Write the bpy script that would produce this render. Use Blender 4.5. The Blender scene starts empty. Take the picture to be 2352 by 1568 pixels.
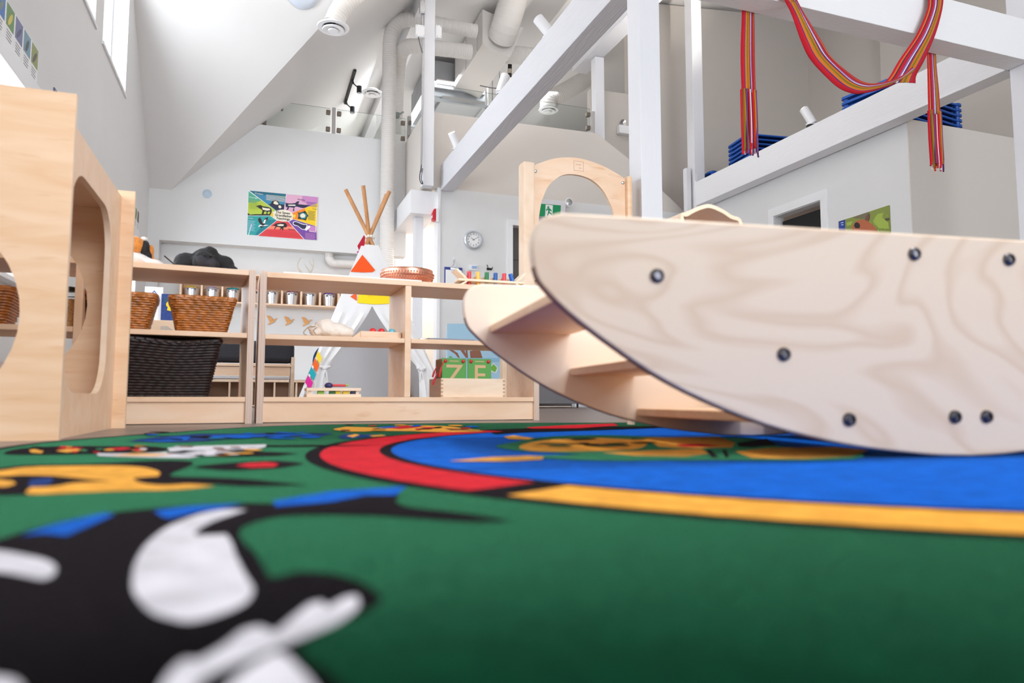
import bpy, bmesh, math, random
from mathutils import Matrix, Vector
random.seed(4)
C = bpy.context.scene.collection
PI = math.pi
sc = bpy.context.scene
# ---------------------------------------------------------------- camera, world, light, exposure
cam = bpy.data.cameras.new('camera'); co = bpy.data.objects.new('camera', cam); C.objects.link(co)
YAW, PIT = math.radians(20), math.atan(133/1620)
R_ = Vector((math.cos(YAW), -math.sin(YAW), 0)); F_ = Vector((math.sin(YAW)*math.cos(PIT), math.cos(YAW)*math.cos(PIT), math.sin(PIT)))
U_ = R_.cross(F_)
co.matrix_world = Matrix(((R_.x, U_.x, -F_.x, 0), (R_.y, U_.y, -F_.y, 0), (R_.z, U_.z, -F_.z, .088), (0, 0, 0, 1)))
cam.sensor_width = 36; cam.lens = 1620/2352*36; cam.clip_start = .02
cam.dof.use_dof = True; cam.dof.focus_distance = 6.0; cam.dof.aperture_fstop = 3.2
sc.camera = co
w = bpy.data.worlds.new('daylight'); sc.world = w; w.use_nodes = True
w.node_tree.nodes['Background'].inputs[0].default_value = (.93, .96, 1, 1)
w.node_tree.nodes['Background'].inputs[1].default_value = .8
sc.view_settings.view_transform = 'Standard'; sc.view_settings.look = 'None'
sc.view_settings.exposure = 0.5; sc.view_settings.gamma = 1; sc.view_settings.use_curve_mapping = False

def area(name, loc, size, power, rot, col=(1, 1, 1)):
    l = bpy.data.lights.new(name, 'AREA'); l.shape = 'RECTANGLE'; l.size, l.size_y = size; l.energy = power; l.color = col
    o = bpy.data.objects.new(name, l); C.objects.link(o); o.location = loc; o.rotation_euler = rot; return o
def spot(name, loc, power, aim, ang=70, col=(1, .95, .88), r=.04):
    l = bpy.data.lights.new(name, 'SPOT'); l.energy = power; l.spot_size = math.radians(ang); l.spot_blend = .6; l.shadow_soft_size = r; l.color = col
    o = bpy.data.objects.new(name, l); C.objects.link(o); o.location = loc
    o.rotation_euler = Vector(aim).to_track_quat('-Z', 'Y').to_euler(); return o
SKY = (.91, .955, 1)
EAST = (0, -PI/2, 0)
area('daylight_lower_window_1', (-1.62, 3.1, 1.3), (1.1, 3.4), 50, EAST, SKY)
area('daylight_lower_window_2', (-1.62, 7.5, 1.3), (1.1, 2.4), 52, EAST, SKY)
area('daylight_lower_window_0', (-1.62, -.7, 1.3), (1.1, 2.4), 8, EAST, SKY)
area('daylight_upper_window_1', (-1.62, 5.77, 4.0), (1.8, 1.1), 16, EAST, SKY)
area('daylight_upper_window_2', (-1.62, 7.17, 3.7), (1.1, 1.1), 36, EAST, SKY)
area('loft_fill_light', (3.2, 11.8, 5.3), (3, 2.4), 110, (0, 0, 0), SKY)  # area light added to brighten the loft, no roof opening modelled
area('nook_fill_light', (2.9, 10.6, 3.3), (1.2, 1.2), 190, (0, 0, 0), (1, .97, .92))  # area light added to brighten the nook, no fixture modelled
area('boat_fill_light', (1.15, .98, 2.1), (.4, .16), 22, (0, 0, 0), (1, .98, .95))  # unseen fill light added above the boat to light its inside
area('front_fill_light', (3.2, -5.16, 2.7), (5.0, 2.6), 335, (PI/2, 0, 0), SKY)  # frontal fill light added behind the camera

# ---------------------------------------------------------------- materials
def lin(c):
    return tuple(((v/255)/12.92 if v/255 <= .04045 else ((v/255+.055)/1.055)**2.4) for v in c)
def mat(name, col, rough=.5, metal=0, var=0, scale=8, bump=0, bscale=60, stretch=(1, 1, 1), spec=.5, emit=0, sheen=0, trans=0):
    m = bpy.data.materials.new(name); m.use_nodes = True; nt = m.node_tree; b = nt.nodes['Principled BSDF']
    c = lin(col); b.inputs['Base Color'].default_value = (*c, 1); b.inputs['Roughness'].default_value = rough; b.inputs['Metallic'].default_value = metal
    b.inputs['Specular IOR Level'].default_value = spec
    if trans:
        t = nt.nodes.new('ShaderNodeBsdfTranslucent'); t.inputs[0].default_value = (*c, 1); mx = nt.nodes.new('ShaderNodeMixShader'); mx.inputs[0].default_value = trans
        nt.links.new(b.outputs[0], mx.inputs[1]); nt.links.new(t.outputs[0], mx.inputs[2]); nt.links.new(mx.outputs[0], nt.nodes['Material Output'].inputs[0])
    if sheen: b.inputs['Sheen Weight'].default_value = sheen
    if emit: b.inputs['Emission Color'].default_value = (*c, 1); b.inputs['Emission Strength'].default_value = emit
    if var or bump:
        tc = nt.nodes.new('ShaderNodeTexCoord'); mp = nt.nodes.new('ShaderNodeMapping'); mp.inputs['Scale'].default_value = stretch
        nt.links.new(tc.outputs['Object'], mp.inputs['Vector'])
    if var:
        n = nt.nodes.new('ShaderNodeTexNoise'); n.inputs['Scale'].default_value = scale; n.inputs['Detail'].default_value = 4
        r = nt.nodes.new('ShaderNodeValToRGB'); r.color_ramp.elements[0].position = .3; r.color_ramp.elements[1].position = .7
        r.color_ramp.elements[0].color = (*[max(0, v*(1-var)) for v in c], 1); r.color_ramp.elements[1].color = (*[min(1, v*(1+var)) for v in c], 1)
        nt.links.new(mp.outputs[0], n.inputs['Vector']); nt.links.new(n.outputs['Fac'], r.inputs[0]); nt.links.new(r.outputs[0], b.inputs['Base Color'])
    if bump:
        n2 = nt.nodes.new('ShaderNodeTexNoise'); n2.inputs['Scale'].default_value = bscale; n2.inputs['Detail'].default_value = 3
        bp = nt.nodes.new('ShaderNodeBump'); bp.inputs['Strength'].default_value = bump; bp.inputs['Distance'].default_value = .01
        nt.links.new(mp.outputs[0], n2.inputs['Vector']); nt.links.new(n2.outputs['Fac'], bp.inputs['Height']); nt.links.new(bp.outputs[0], b.inputs['Normal'])
    return m
def wood(name, c1, c2, stretch=(1, 8, 8), scale=2.5, dist=1.2, rough=.42, rings=False, freq=9, flecks=0, c3=None):
    m = bpy.data.materials.new(name); m.use_nodes = True; nt = m.node_tree; b = nt.nodes['Principled BSDF']; L = nt.links.new
    b.inputs['Roughness'].default_value = rough; b.inputs['Specular IOR Level'].default_value = .4
    tc = nt.nodes.new('ShaderNodeTexCoord'); mp = nt.nodes.new('ShaderNodeMapping'); mp.inputs['Scale'].default_value = stretch
    L(tc.outputs['Object'], mp.inputs['Vector'])
    n = nt.nodes.new('ShaderNodeTexNoise'); n.inputs['Scale'].default_value = scale; n.inputs['Detail'].default_value = 2.5 if rings else 5; n.inputs['Distortion'].default_value = dist
    L(mp.outputs[0], n.inputs['Vector']); fac = n.outputs['Fac']
    if rings:
        mu = nt.nodes.new('ShaderNodeMath'); mu.operation = 'MULTIPLY'; mu.inputs[1].default_value = freq; L(fac, mu.inputs[0])
        fr = nt.nodes.new('ShaderNodeMath'); fr.operation = 'FRACT'; L(mu.outputs[0], fr.inputs[0]); fac = fr.outputs[0]
    r = nt.nodes.new('ShaderNodeValToRGB'); e = r.color_ramp.elements
    if rings:
        e[0].position = 0; e[1].position = .32; e[0].color = (*lin(c2), 1); e[1].color = (*lin(c1), 1)
        x = e.new(.8); x.color = (*lin(c1), 1); x = e.new(1); x.color = (*lin(c2), 1)
    else:
        e[0].position = .32; e[1].position = .66; e[0].color = (*lin(c2), 1); e[1].color = (*lin(c1), 1)
    L(fac, r.inputs[0]); out = r.outputs[0]
    if flecks:
        mp2 = nt.nodes.new('ShaderNodeMapping'); mp2.inputs['Scale'].default_value = tuple(v*1.0 for v in stretch); L(tc.outputs['Object'], mp2.inputs['Vector'])
        n2 = nt.nodes.new('ShaderNodeTexNoise'); n2.inputs['Scale'].default_value = scale*3; n2.inputs['Detail'].default_value = 2; L(mp2.outputs[0], n2.inputs['Vector'])
        r2 = nt.nodes.new('ShaderNodeValToRGB'); r2.color_ramp.elements[0].position = .62; r2.color_ramp.elements[1].position = .8
        r2.color_ramp.elements[0].color = (0, 0, 0, 1); r2.color_ramp.elements[1].color = (flecks, flecks, flecks, 1); L(n2.outputs['Fac'], r2.inputs[0])
        mx = nt.nodes.new('ShaderNodeMixRGB'); mx.inputs[2].default_value = (*lin(c3 or c2), 1); L(r2.outputs[0], mx.inputs[0]); L(out, mx.inputs[1]); out = mx.outputs[0]
    L(out, b.inputs['Base Color'])
    return m
def stripes(name, cols, axis, n, rough=.5):      # hard colour bands along one object axis (plywood edges)
    m = bpy.data.materials.new(name); m.use_nodes = True; nt = m.node_tree; b = nt.nodes['Principled BSDF']; L = nt.links.new; b.inputs['Roughness'].default_value = rough
    tc = nt.nodes.new('ShaderNodeTexCoord'); sp = nt.nodes.new('ShaderNodeSeparateXYZ'); L(tc.outputs['Object'], sp.inputs[0])
    mu = nt.nodes.new('ShaderNodeMath'); mu.operation = 'MULTIPLY'; mu.inputs[1].default_value = n; L(sp.outputs[axis], mu.inputs[0])
    fr = nt.nodes.new('ShaderNodeMath'); fr.operation = 'FRACT'; L(mu.outputs[0], fr.inputs[0])
    r = nt.nodes.new('ShaderNodeValToRGB'); r.color_ramp.interpolation = 'CONSTANT'
    r.color_ramp.elements[0].color = (*lin(cols[0]), 1); r.color_ramp.elements[1].position = 1/len(cols); r.color_ramp.elements[1].color = (*lin(cols[1]), 1)
    for i, c in enumerate(cols[2:]): e = r.color_ramp.elements.new((i+2)/len(cols)); e.color = (*lin(c), 1)
    L(fr.outputs[0], r.inputs[0]); L(r.outputs[0], b.inputs['Base Color']); return m
def glass(name, tint=(.9, .95, .93), gl=.06):
    m = bpy.data.materials.new(name); m.use_nodes = True; nt = m.node_tree; L = nt.links.new
    for n in list(nt.nodes):
        if n.type == 'BSDF_PRINCIPLED': nt.nodes.remove(n)
    t = nt.nodes.new('ShaderNodeBsdfTransparent'); t.inputs[0].default_value = (*tint, 1); g = nt.nodes.new('ShaderNodeBsdfGlossy'); g.inputs['Roughness'].default_value = .03
    mx = nt.nodes.new('ShaderNodeMixShader'); mx.inputs[0].default_value = gl; L(t.outputs[0], mx.inputs[1]); L(g.outputs[0], mx.inputs[2]); L(mx.outputs[0], nt.nodes['Material Output'].inputs[0]); return m

WALL = mat('wall_paint', (227, 227, 227), .75, var=.012, scale=2, bump=.03, bscale=180)
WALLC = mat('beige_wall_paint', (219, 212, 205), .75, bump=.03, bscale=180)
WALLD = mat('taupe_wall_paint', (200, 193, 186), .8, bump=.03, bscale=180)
CEIL = mat('ceiling_paint', (228, 226, 224), .8)
WHITE = mat('white_gloss_paint', (238, 238, 240), .4)
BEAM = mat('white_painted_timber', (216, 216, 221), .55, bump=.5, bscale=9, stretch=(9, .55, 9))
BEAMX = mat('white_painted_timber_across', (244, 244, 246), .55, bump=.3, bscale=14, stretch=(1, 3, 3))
POST = mat('white_painted_post', (228, 228, 232), .5, bump=.12, bscale=14, stretch=(4, 4, .4))
FLOORM = wood('grey_vinyl_plank', (148, 132, 124), (118, 103, 96), (1.2, 9, 1), 1.5, .4, .35)
MAPLE = wood('maple_ply', (242, 212, 184), (236, 197, 162), (1.2, 7, 5), 2.2, .8, .42, flecks=.55, c3=(216, 164, 120))
MAPLEH = wood('maple_ply_honey', (242, 208, 174), (232, 190, 150), (1.5, 3, 10), 2.2, .8, .4, flecks=.6, c3=(220, 170, 128))
BIRCH_DIM = wood('birch_ply_dim', (223, 201, 179), (212, 185, 160), (1.5, 3, 3.6), .95, 1.0, .45, rings=True, freq=13)  # near boat panel: its dimmer light is put into a darker birch
BIRCHI = wood('birch_ply_inner', (243, 226, 209), (238, 216, 195), (1.6, 3, 4), 1.4, .8, .38)
PLYX = stripes('plywood_edge_x', [(222, 200, 184), (196, 170, 155), (226, 206, 190), (186, 158, 144)], 0, 90)
PLYY = stripes('plywood_edge_y', [(226, 205, 186), (200, 174, 156), (228, 208, 192), (190, 162, 146)], 1, 90)
PLY_SHADE = mat('shaded_dark_ply_edge', (120, 92, 86), .5, var=.2, scale=30)
POLE = wood('pine_pole', (214, 160, 110), (193, 136, 88), (8, 8, 1), 3)
PALE = wood('pale_basswood', (245, 224, 200), (238, 210, 182), (1.5, 6, 8), 3)
BENTW = wood('bent_birch', (238, 214, 190), (226, 194, 162), (2, 6, 2), 2.5)
BLACK = mat('black', (22, 21, 23), .5); CHAR = mat('charcoal_fabric', (52, 52, 58), .9, var=.25, scale=120, bump=.3, bscale=300)
METAL = mat('brushed_steel', (190, 190, 192), .3, 1); DMETAL = mat('dark_steel_bolt', (96, 94, 100), .28, 1); GALV = mat('galvanised_sheet', (176, 178, 182), .5, 1, var=.12, scale=3)
PAILM = mat('shiny_pail_steel', (224, 225, 228), .3, .85, var=.06, scale=9)
COPPER = mat('hammered_copper', (236, 172, 146), .32, 1, var=.1, scale=20)
DUCT = mat('white_flex_duct', (222, 218, 214), .6)
WICK = mat('honey_wicker', (186, 116, 54), .35, var=.35, scale=40); WICKD = mat('dark_brown_wicker', (44, 31, 29), .45, var=.3, scale=40)
CLAMP = mat('bronze_clamp', (122, 110, 100), .4, .6); GLASS = glass('railing_glass', (.955, .975, .968)); PANE = glass('window_glass', (.97, .98, .99), .04)
GEDGE = mat('glass_edge', (120, 140, 134), .2); CANVAS = mat('white_canvas', (250, 250, 251), .85, trans=.15, bump=.15, bscale=25)
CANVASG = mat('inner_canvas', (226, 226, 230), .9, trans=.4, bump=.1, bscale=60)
def cl(name, c, **k): return mat(name, c, k.pop('rough', .7), **k)
COL = {k: cl('print_'+k, v, rough=.55) for k, v in dict(white=(245, 245, 245), black=(30, 27, 32), navy=(34, 38, 74), cream=(246, 236, 215), teal=(20, 130, 142), tealD=(22, 105, 128), tealM=(45, 165, 165), blue2=(62, 140, 178), lime=(188, 208, 72), green2=(80, 180, 150), red=(228, 66, 72), orangeR=(250, 140, 110), pink=(228, 176, 204), mauve=(206, 140, 196), orange=(246, 140, 40), yellow=(250, 210, 20), violet=(118, 72, 164), grass=(134, 148, 66), olive=(118, 112, 84), lime2=(168, 190, 80), barkD=(90, 84, 60), bearO=(186, 104, 66), bearD=(122, 84, 70), blueL=(28, 62, 160), green=(0, 148, 92), frame=(225, 224, 228), sky=(176, 216, 240), sky2=(150, 200, 232), bark=(150, 96, 70), leaf=(120, 190, 60), leafW=(236, 244, 238), grassD=(50, 150, 70), greyt=(90, 90, 110)).items()}
def rugm(n, c):
    m = mat('rug_'+n, c[0], .95, var=.2, scale=38, bump=.25, bscale=420, spec=.02); b = m.node_tree.nodes['Principled BSDF']
    b.inputs['Sheen Weight'].default_value = c[2]; b.inputs['Sheen Roughness'].default_value = .12; b.inputs['Sheen Tint'].default_value = (*lin(c[1]), 1); return m
RUG = {k: rugm(k, v) for k, v in dict(green=((2, 46, 28), (120, 230, 170), 1.0), blue=((8, 86, 186), (120, 180, 255), .35), red=((196, 32, 46), (255, 140, 140), .3), orange=((226, 160, 64), (255, 220, 150), .3), black=((5, 4, 5), (190, 170, 185), .16), white=((204, 201, 208), (255, 255, 255), .1), navy=((26, 52, 108), (140, 160, 220), .3), brown=((120, 72, 44), (200, 160, 130), .3)).items()}

# ---------------------------------------------------------------- building helpers
class B:
    def __init__(s): s.bm = bmesh.new(); s.bev = False
    def box(s, a, b, bev=0, mi=0, seg=2, rz=0, piv=None):
        a, b = [min(a[i], b[i]) for i in range(3)], [max(a[i], b[i]) for i in range(3)]
        v = [s.bm.verts.new((x, y, z)) for x in (a[0], b[0]) for y in (a[1], b[1]) for z in (a[2], b[2])]
        f = [s.bm.faces.new([v[i] for i in q]) for q in ((0, 1, 3, 2), (4, 6, 7, 5), (0, 4, 5, 1), (2, 3, 7, 6), (0, 2, 6, 4), (1, 5, 7, 3))]
        for q in f: q.material_index = mi
        allv = v
        if bev:
            s.bev = True
            es = list({e for q in f for e in q.edges}); r = bmesh.ops.bevel(s.bm, geom=es, offset=bev, segments=seg, affect='EDGES', profile=.5)
            for q in r['faces']: q.material_index = mi
            allv = list({w for q in r['faces'] for w in q.verts})
        if rz: bmesh.ops.rotate(s.bm, verts=allv, cent=piv or [(a[i]+b[i])/2 for i in range(3)], matrix=Matrix.Rotation(rz, 3, 'Z'))
        return s
    def prism(s, pts, plane, w0, w1, holes=(), mi=0, rim=None):
        f = {'xz': lambda u, v, w: (u, w, v), 'yz': lambda u, v, w: (w, u, v), 'xy': lambda u, v, w: (u, v, w)}[plane] if isinstance(plane, str) else plane
        rim = mi if rim is None else rim; caps = []
        for w in (w0, w1):
            loops = [[s.bm.verts.new(f(u, v, w)) for u, v in l] for l in (pts, *holes)]
            es = [s.bm.edges.new((l[i], l[(i+1) % len(l)])) for l in loops for i in range(len(l))]
            if holes:
                g = bmesh.ops.triangle_fill(s.bm, edges=es, use_beauty=True)
                for q in g['geom']:
                    if isinstance(q, bmesh.types.BMFace): q.material_index = mi
            else: s.bm.faces.new(loops[0]).material_index = mi
            caps.append(loops)
        for l0, l1 in zip(*caps):
            for i in range(len(l0)):
                j = (i+1) % len(l0); s.bm.faces.new((l0[i], l0[j], l1[j], l1[i])).material_index = rim
        return s
    def poly(s, pts, mi=0):
        s.bm.faces.new([s.bm.verts.new(p) for p in pts]).material_index = mi; return s
    def tube(s, path, r, n=10, mi=0, rib=0, ribn=0, caps=True, closed=False):
        P = [Vector(p) for p in path]; N = len(P); rings = []; up = None
        for i, p in enumerate(P):
            t = ((P[(i+1) % N]-P[i-1]) if closed else (P[min(i+1, N-1)]-P[max(i-1, 0)])).normalized()
            if up is None: up = t.orthogonal().normalized()
            up = (up - t*up.dot(t)).normalized(); sd = t.cross(up)
            rr = (r[i] if isinstance(r, (list, tuple)) else r) + (rib*(i % 2) if rib else 0)
            rings.append([s.bm.verts.new(p + up*rr*math.cos(2*PI*k/n) + sd*rr*math.sin(2*PI*k/n)) for k in range(n)])
        for i in range(N if closed else N-1):
            a, b = rings[i], rings[(i+1) % N]
            for k in range(n): s.bm.faces.new((a[k], a[(k+1) % n], b[(k+1) % n], b[k])).material_index = mi
        if caps and not closed:
            s.bm.faces.new(rings[0][::-1]).material_index = mi; s.bm.faces.new(rings[-1]).material_index = mi
        return s
    def lathe(s, prof, c=(0, 0, 0), n=32, mi=0, axis='z', capb=True, capt=True, zs=1):
        prof = [(r, z*zs) for r, z in prof]
        g = {'z': lambda x, y, z: (c[0]+x, c[1]+y, c[2]+z), 'y': lambda x, y, z: (c[0]+x, c[1]-z, c[2]+y), 'x': lambda x, y, z: (c[0]+z, c[1]+x, c[2]+y)}[axis]
        rings = [[s.bm.verts.new(g(r*math.cos(2*PI*k/n), r*math.sin(2*PI*k/n), z)) for k in range(n)] for r, z in prof]
        for a, b in zip(rings, rings[1:]):
            for k in range(n): s.bm.faces.new((a[k], a[(k+1) % n], b[(k+1) % n], b[k])).material_index = mi
        if capb: s.bm.faces.new(rings[0][::-1]).material_index = mi
        if capt: s.bm.faces.new(rings[-1]).material_index = mi
        return s
    def ball(s, c, r, sub=3, mi=0):
        rr = r if isinstance(r, (tuple, list)) else (r, r, r)
        g = bmesh.ops.create_icosphere(s.bm, subdivisions=sub, radius=1, matrix=Matrix.Translation(c) @ Matrix.Diagonal((*rr, 1)))
        for v in g['verts']:
            for q in v.link_faces: q.material_index = mi
        return s
    def build(s, name, mats, parent=None, local=False, origin=None, smooth=40):
        bmesh.ops.recalc_face_normals(s.bm, faces=[f for f in s.bm.faces])
        if parent is not None and not local:
            m = Matrix.Identity(4); p = parent
            while p is not None: m = p.matrix_basis @ m; p = p.parent
            s.bm.transform(m.inverted())
        if parent is None and origin is not None: s.bm.transform(Matrix.Translation(Vector(origin)).inverted())
        me = bpy.data.meshes.new(name); s.bm.to_mesh(me); s.bm.free()
        for m in (mats if isinstance(mats, (list, tuple)) else [mats]): me.materials.append(m)
        if smooth:
            me.polygons.foreach_set('use_smooth', [True]*len(me.polygons)); me.set_sharp_from_angle(angle=math.radians(smooth))
        o = bpy.data.objects.new(name, me); C.objects.link(o)
        if s.bev and smooth: k = o.modifiers.new('flat_faces', 'WEIGHTED_NORMAL'); k.keep_sharp = True; k.weight = 60
        if parent is not None: o.parent = parent
        elif origin is not None: o.location = origin
        return o
def tag(o, label, cat, group=None):
    o['label'] = label; o['category'] = cat
    if group: o['group'] = group
    return o
def thing(name, label, cat, loc=(0, 0, 0), rz=0, group=None):
    o = bpy.data.objects.new(name, None); C.objects.link(o); o.location = loc; o.rotation_euler = (0, 0, rz); o.empty_display_size = .05
    return tag(o, label, cat, group)
def struct(o): o['kind'] = 'structure'; return o
def copy_thing(root, loc, rz=None, label=None):
    r = root.copy(); C.objects.link(r); r.location = loc
    if rz is not None: r.rotation_euler = (0, 0, rz)
    if label: r['label'] = label
    for ch in list(root.children):
        c = ch.copy(); C.objects.link(c); c.parent = r
        for g in list(ch.children): d = g.copy(); C.objects.link(d); d.parent = c
    return r
def text_mesh(name, body, size, m, parent, xf, bold=0, align='CENTER', extrude=0):   # flat lettering; xf takes text x/y to the world
    cu = bpy.data.curves.new('lettering', 'FONT'); cu.body = body; cu.size = size; cu.align_x = align; cu.align_y = 'CENTER'; cu.offset = bold; cu.extrude = extrude; cu.resolution_u = 3
    o = bpy.data.objects.new('lettering', cu); C.objects.link(o); dg = bpy.context.evaluated_depsgraph_get(); dg.update()
    me = bpy.data.meshes.new_from_object(o.evaluated_get(dg)); bpy.data.objects.remove(o); bpy.data.curves.remove(cu)
    mw = Matrix.Identity(4); p = parent
    while p is not None: mw = p.matrix_basis @ mw; p = p.parent
    me.transform(mw.inverted() @ xf); me.materials.clear(); me.materials.append(m)
    o = bpy.data.objects.new(name, me); C.objects.link(o); o.parent = parent; return o
def wallxf(x, y, z, rot=0): return Matrix.Translation((x, y, z)) @ Matrix.Rotation(PI/2, 4, 'X') @ Matrix.Rotation(rot, 4, 'Z')   # faces -Y
def wallxf_left(x, y, z): return Matrix.Translation((x, y, z)) @ Matrix.Rotation(-PI/2, 4, 'Z') @ Matrix.Rotation(PI/2, 4, 'X')   # faces -X
def remesh(o, size, smooth_it=6, disp=0, dscale=.02):
    m = o.modifiers.new('remesh', 'REMESH'); m.mode = 'VOXEL'; m.voxel_size = size; m.use_smooth_shade = True
    k = o.modifiers.new('smooth', 'SMOOTH'); k.iterations = smooth_it; k.factor = .6
    if disp:
        t = bpy.data.textures.new('fur', 'CLOUDS'); t.noise_scale = dscale; d = o.modifiers.new('fur', 'DISPLACE'); d.texture = t; d.strength = disp; d.mid_level = .5
    return o
def rrect(x0, y0, x1, y1, r, n=6):
    out = []
    for cx, cy, a in ((x1-r, y1-r, 0), (x0+r, y1-r, 90), (x0+r, y0+r, 180), (x1-r, y0+r, 270)):
        out += [(cx+r*math.cos(math.radians(a+90*k/n)), cy+r*math.sin(math.radians(a+90*k/n))) for k in range(n+1)]
    return out
def circ(cx, cy, rx, ry=None, n=40): return [(cx+rx*math.cos(2*PI*k/n), cy+(ry or rx)*math.sin(2*PI*k/n)) for k in range(n)]
def soft(pts, n=3):                                       # a closed outline rounded through its own points, sharp corners kept
    P = [Vector((*p, 0)) for p in pts]; N = len(P); out = []
    if N < 8: return pts
    def corner(i):
        a, b = (P[i]-P[i-1]), (P[(i+1) % N]-P[i]); return a.length > 1e-6 and b.length > 1e-6 and a.angle(b) > 1.25
    for i in range(N):
        a, b, c, d = P[i-1], P[i], P[(i+1) % N], P[(i+2) % N]
        L_ = (c-b).length; m0 = Vector() if corner(i) else (c-a)*.5; m1 = Vector() if corner((i+1) % N) else (d-b)*.5
        if m0.length > L_: m0 *= L_/m0.length
        if m1.length > L_: m1 *= L_/m1.length
        if corner(i): m0 = (c-b)*.8
        if corner((i+1) % N): m1 = (c-b)*.8
        for k in range(n):
            t = k/n; out.append(b*(2*t**3-3*t*t+1)+m0*(t**3-2*t*t+t)+c*(-2*t**3+3*t*t)+m1*(t**3-t*t))
    return [(p.x, p.y) for p in out]
def spline(pts, n=8):                                     # Catmull-Rom through 3-D points
    P = [Vector(p) for p in pts]; P = [2*P[0]-P[1]] + P + [2*P[-1]-P[-2]]; out = []
    for i in range(1, len(P)-2):
        for k in range(n):
            t = k/n; a, b, c, d = P[i-1:i+3]
            out.append(.5*((2*b)+(c-a)*t+(2*a-5*b+4*c-d)*t*t+(3*b-a-3*c+d)*t**3))
    return out + [P[-2]]
COL_PEG, TOYM = {}, {}
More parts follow.
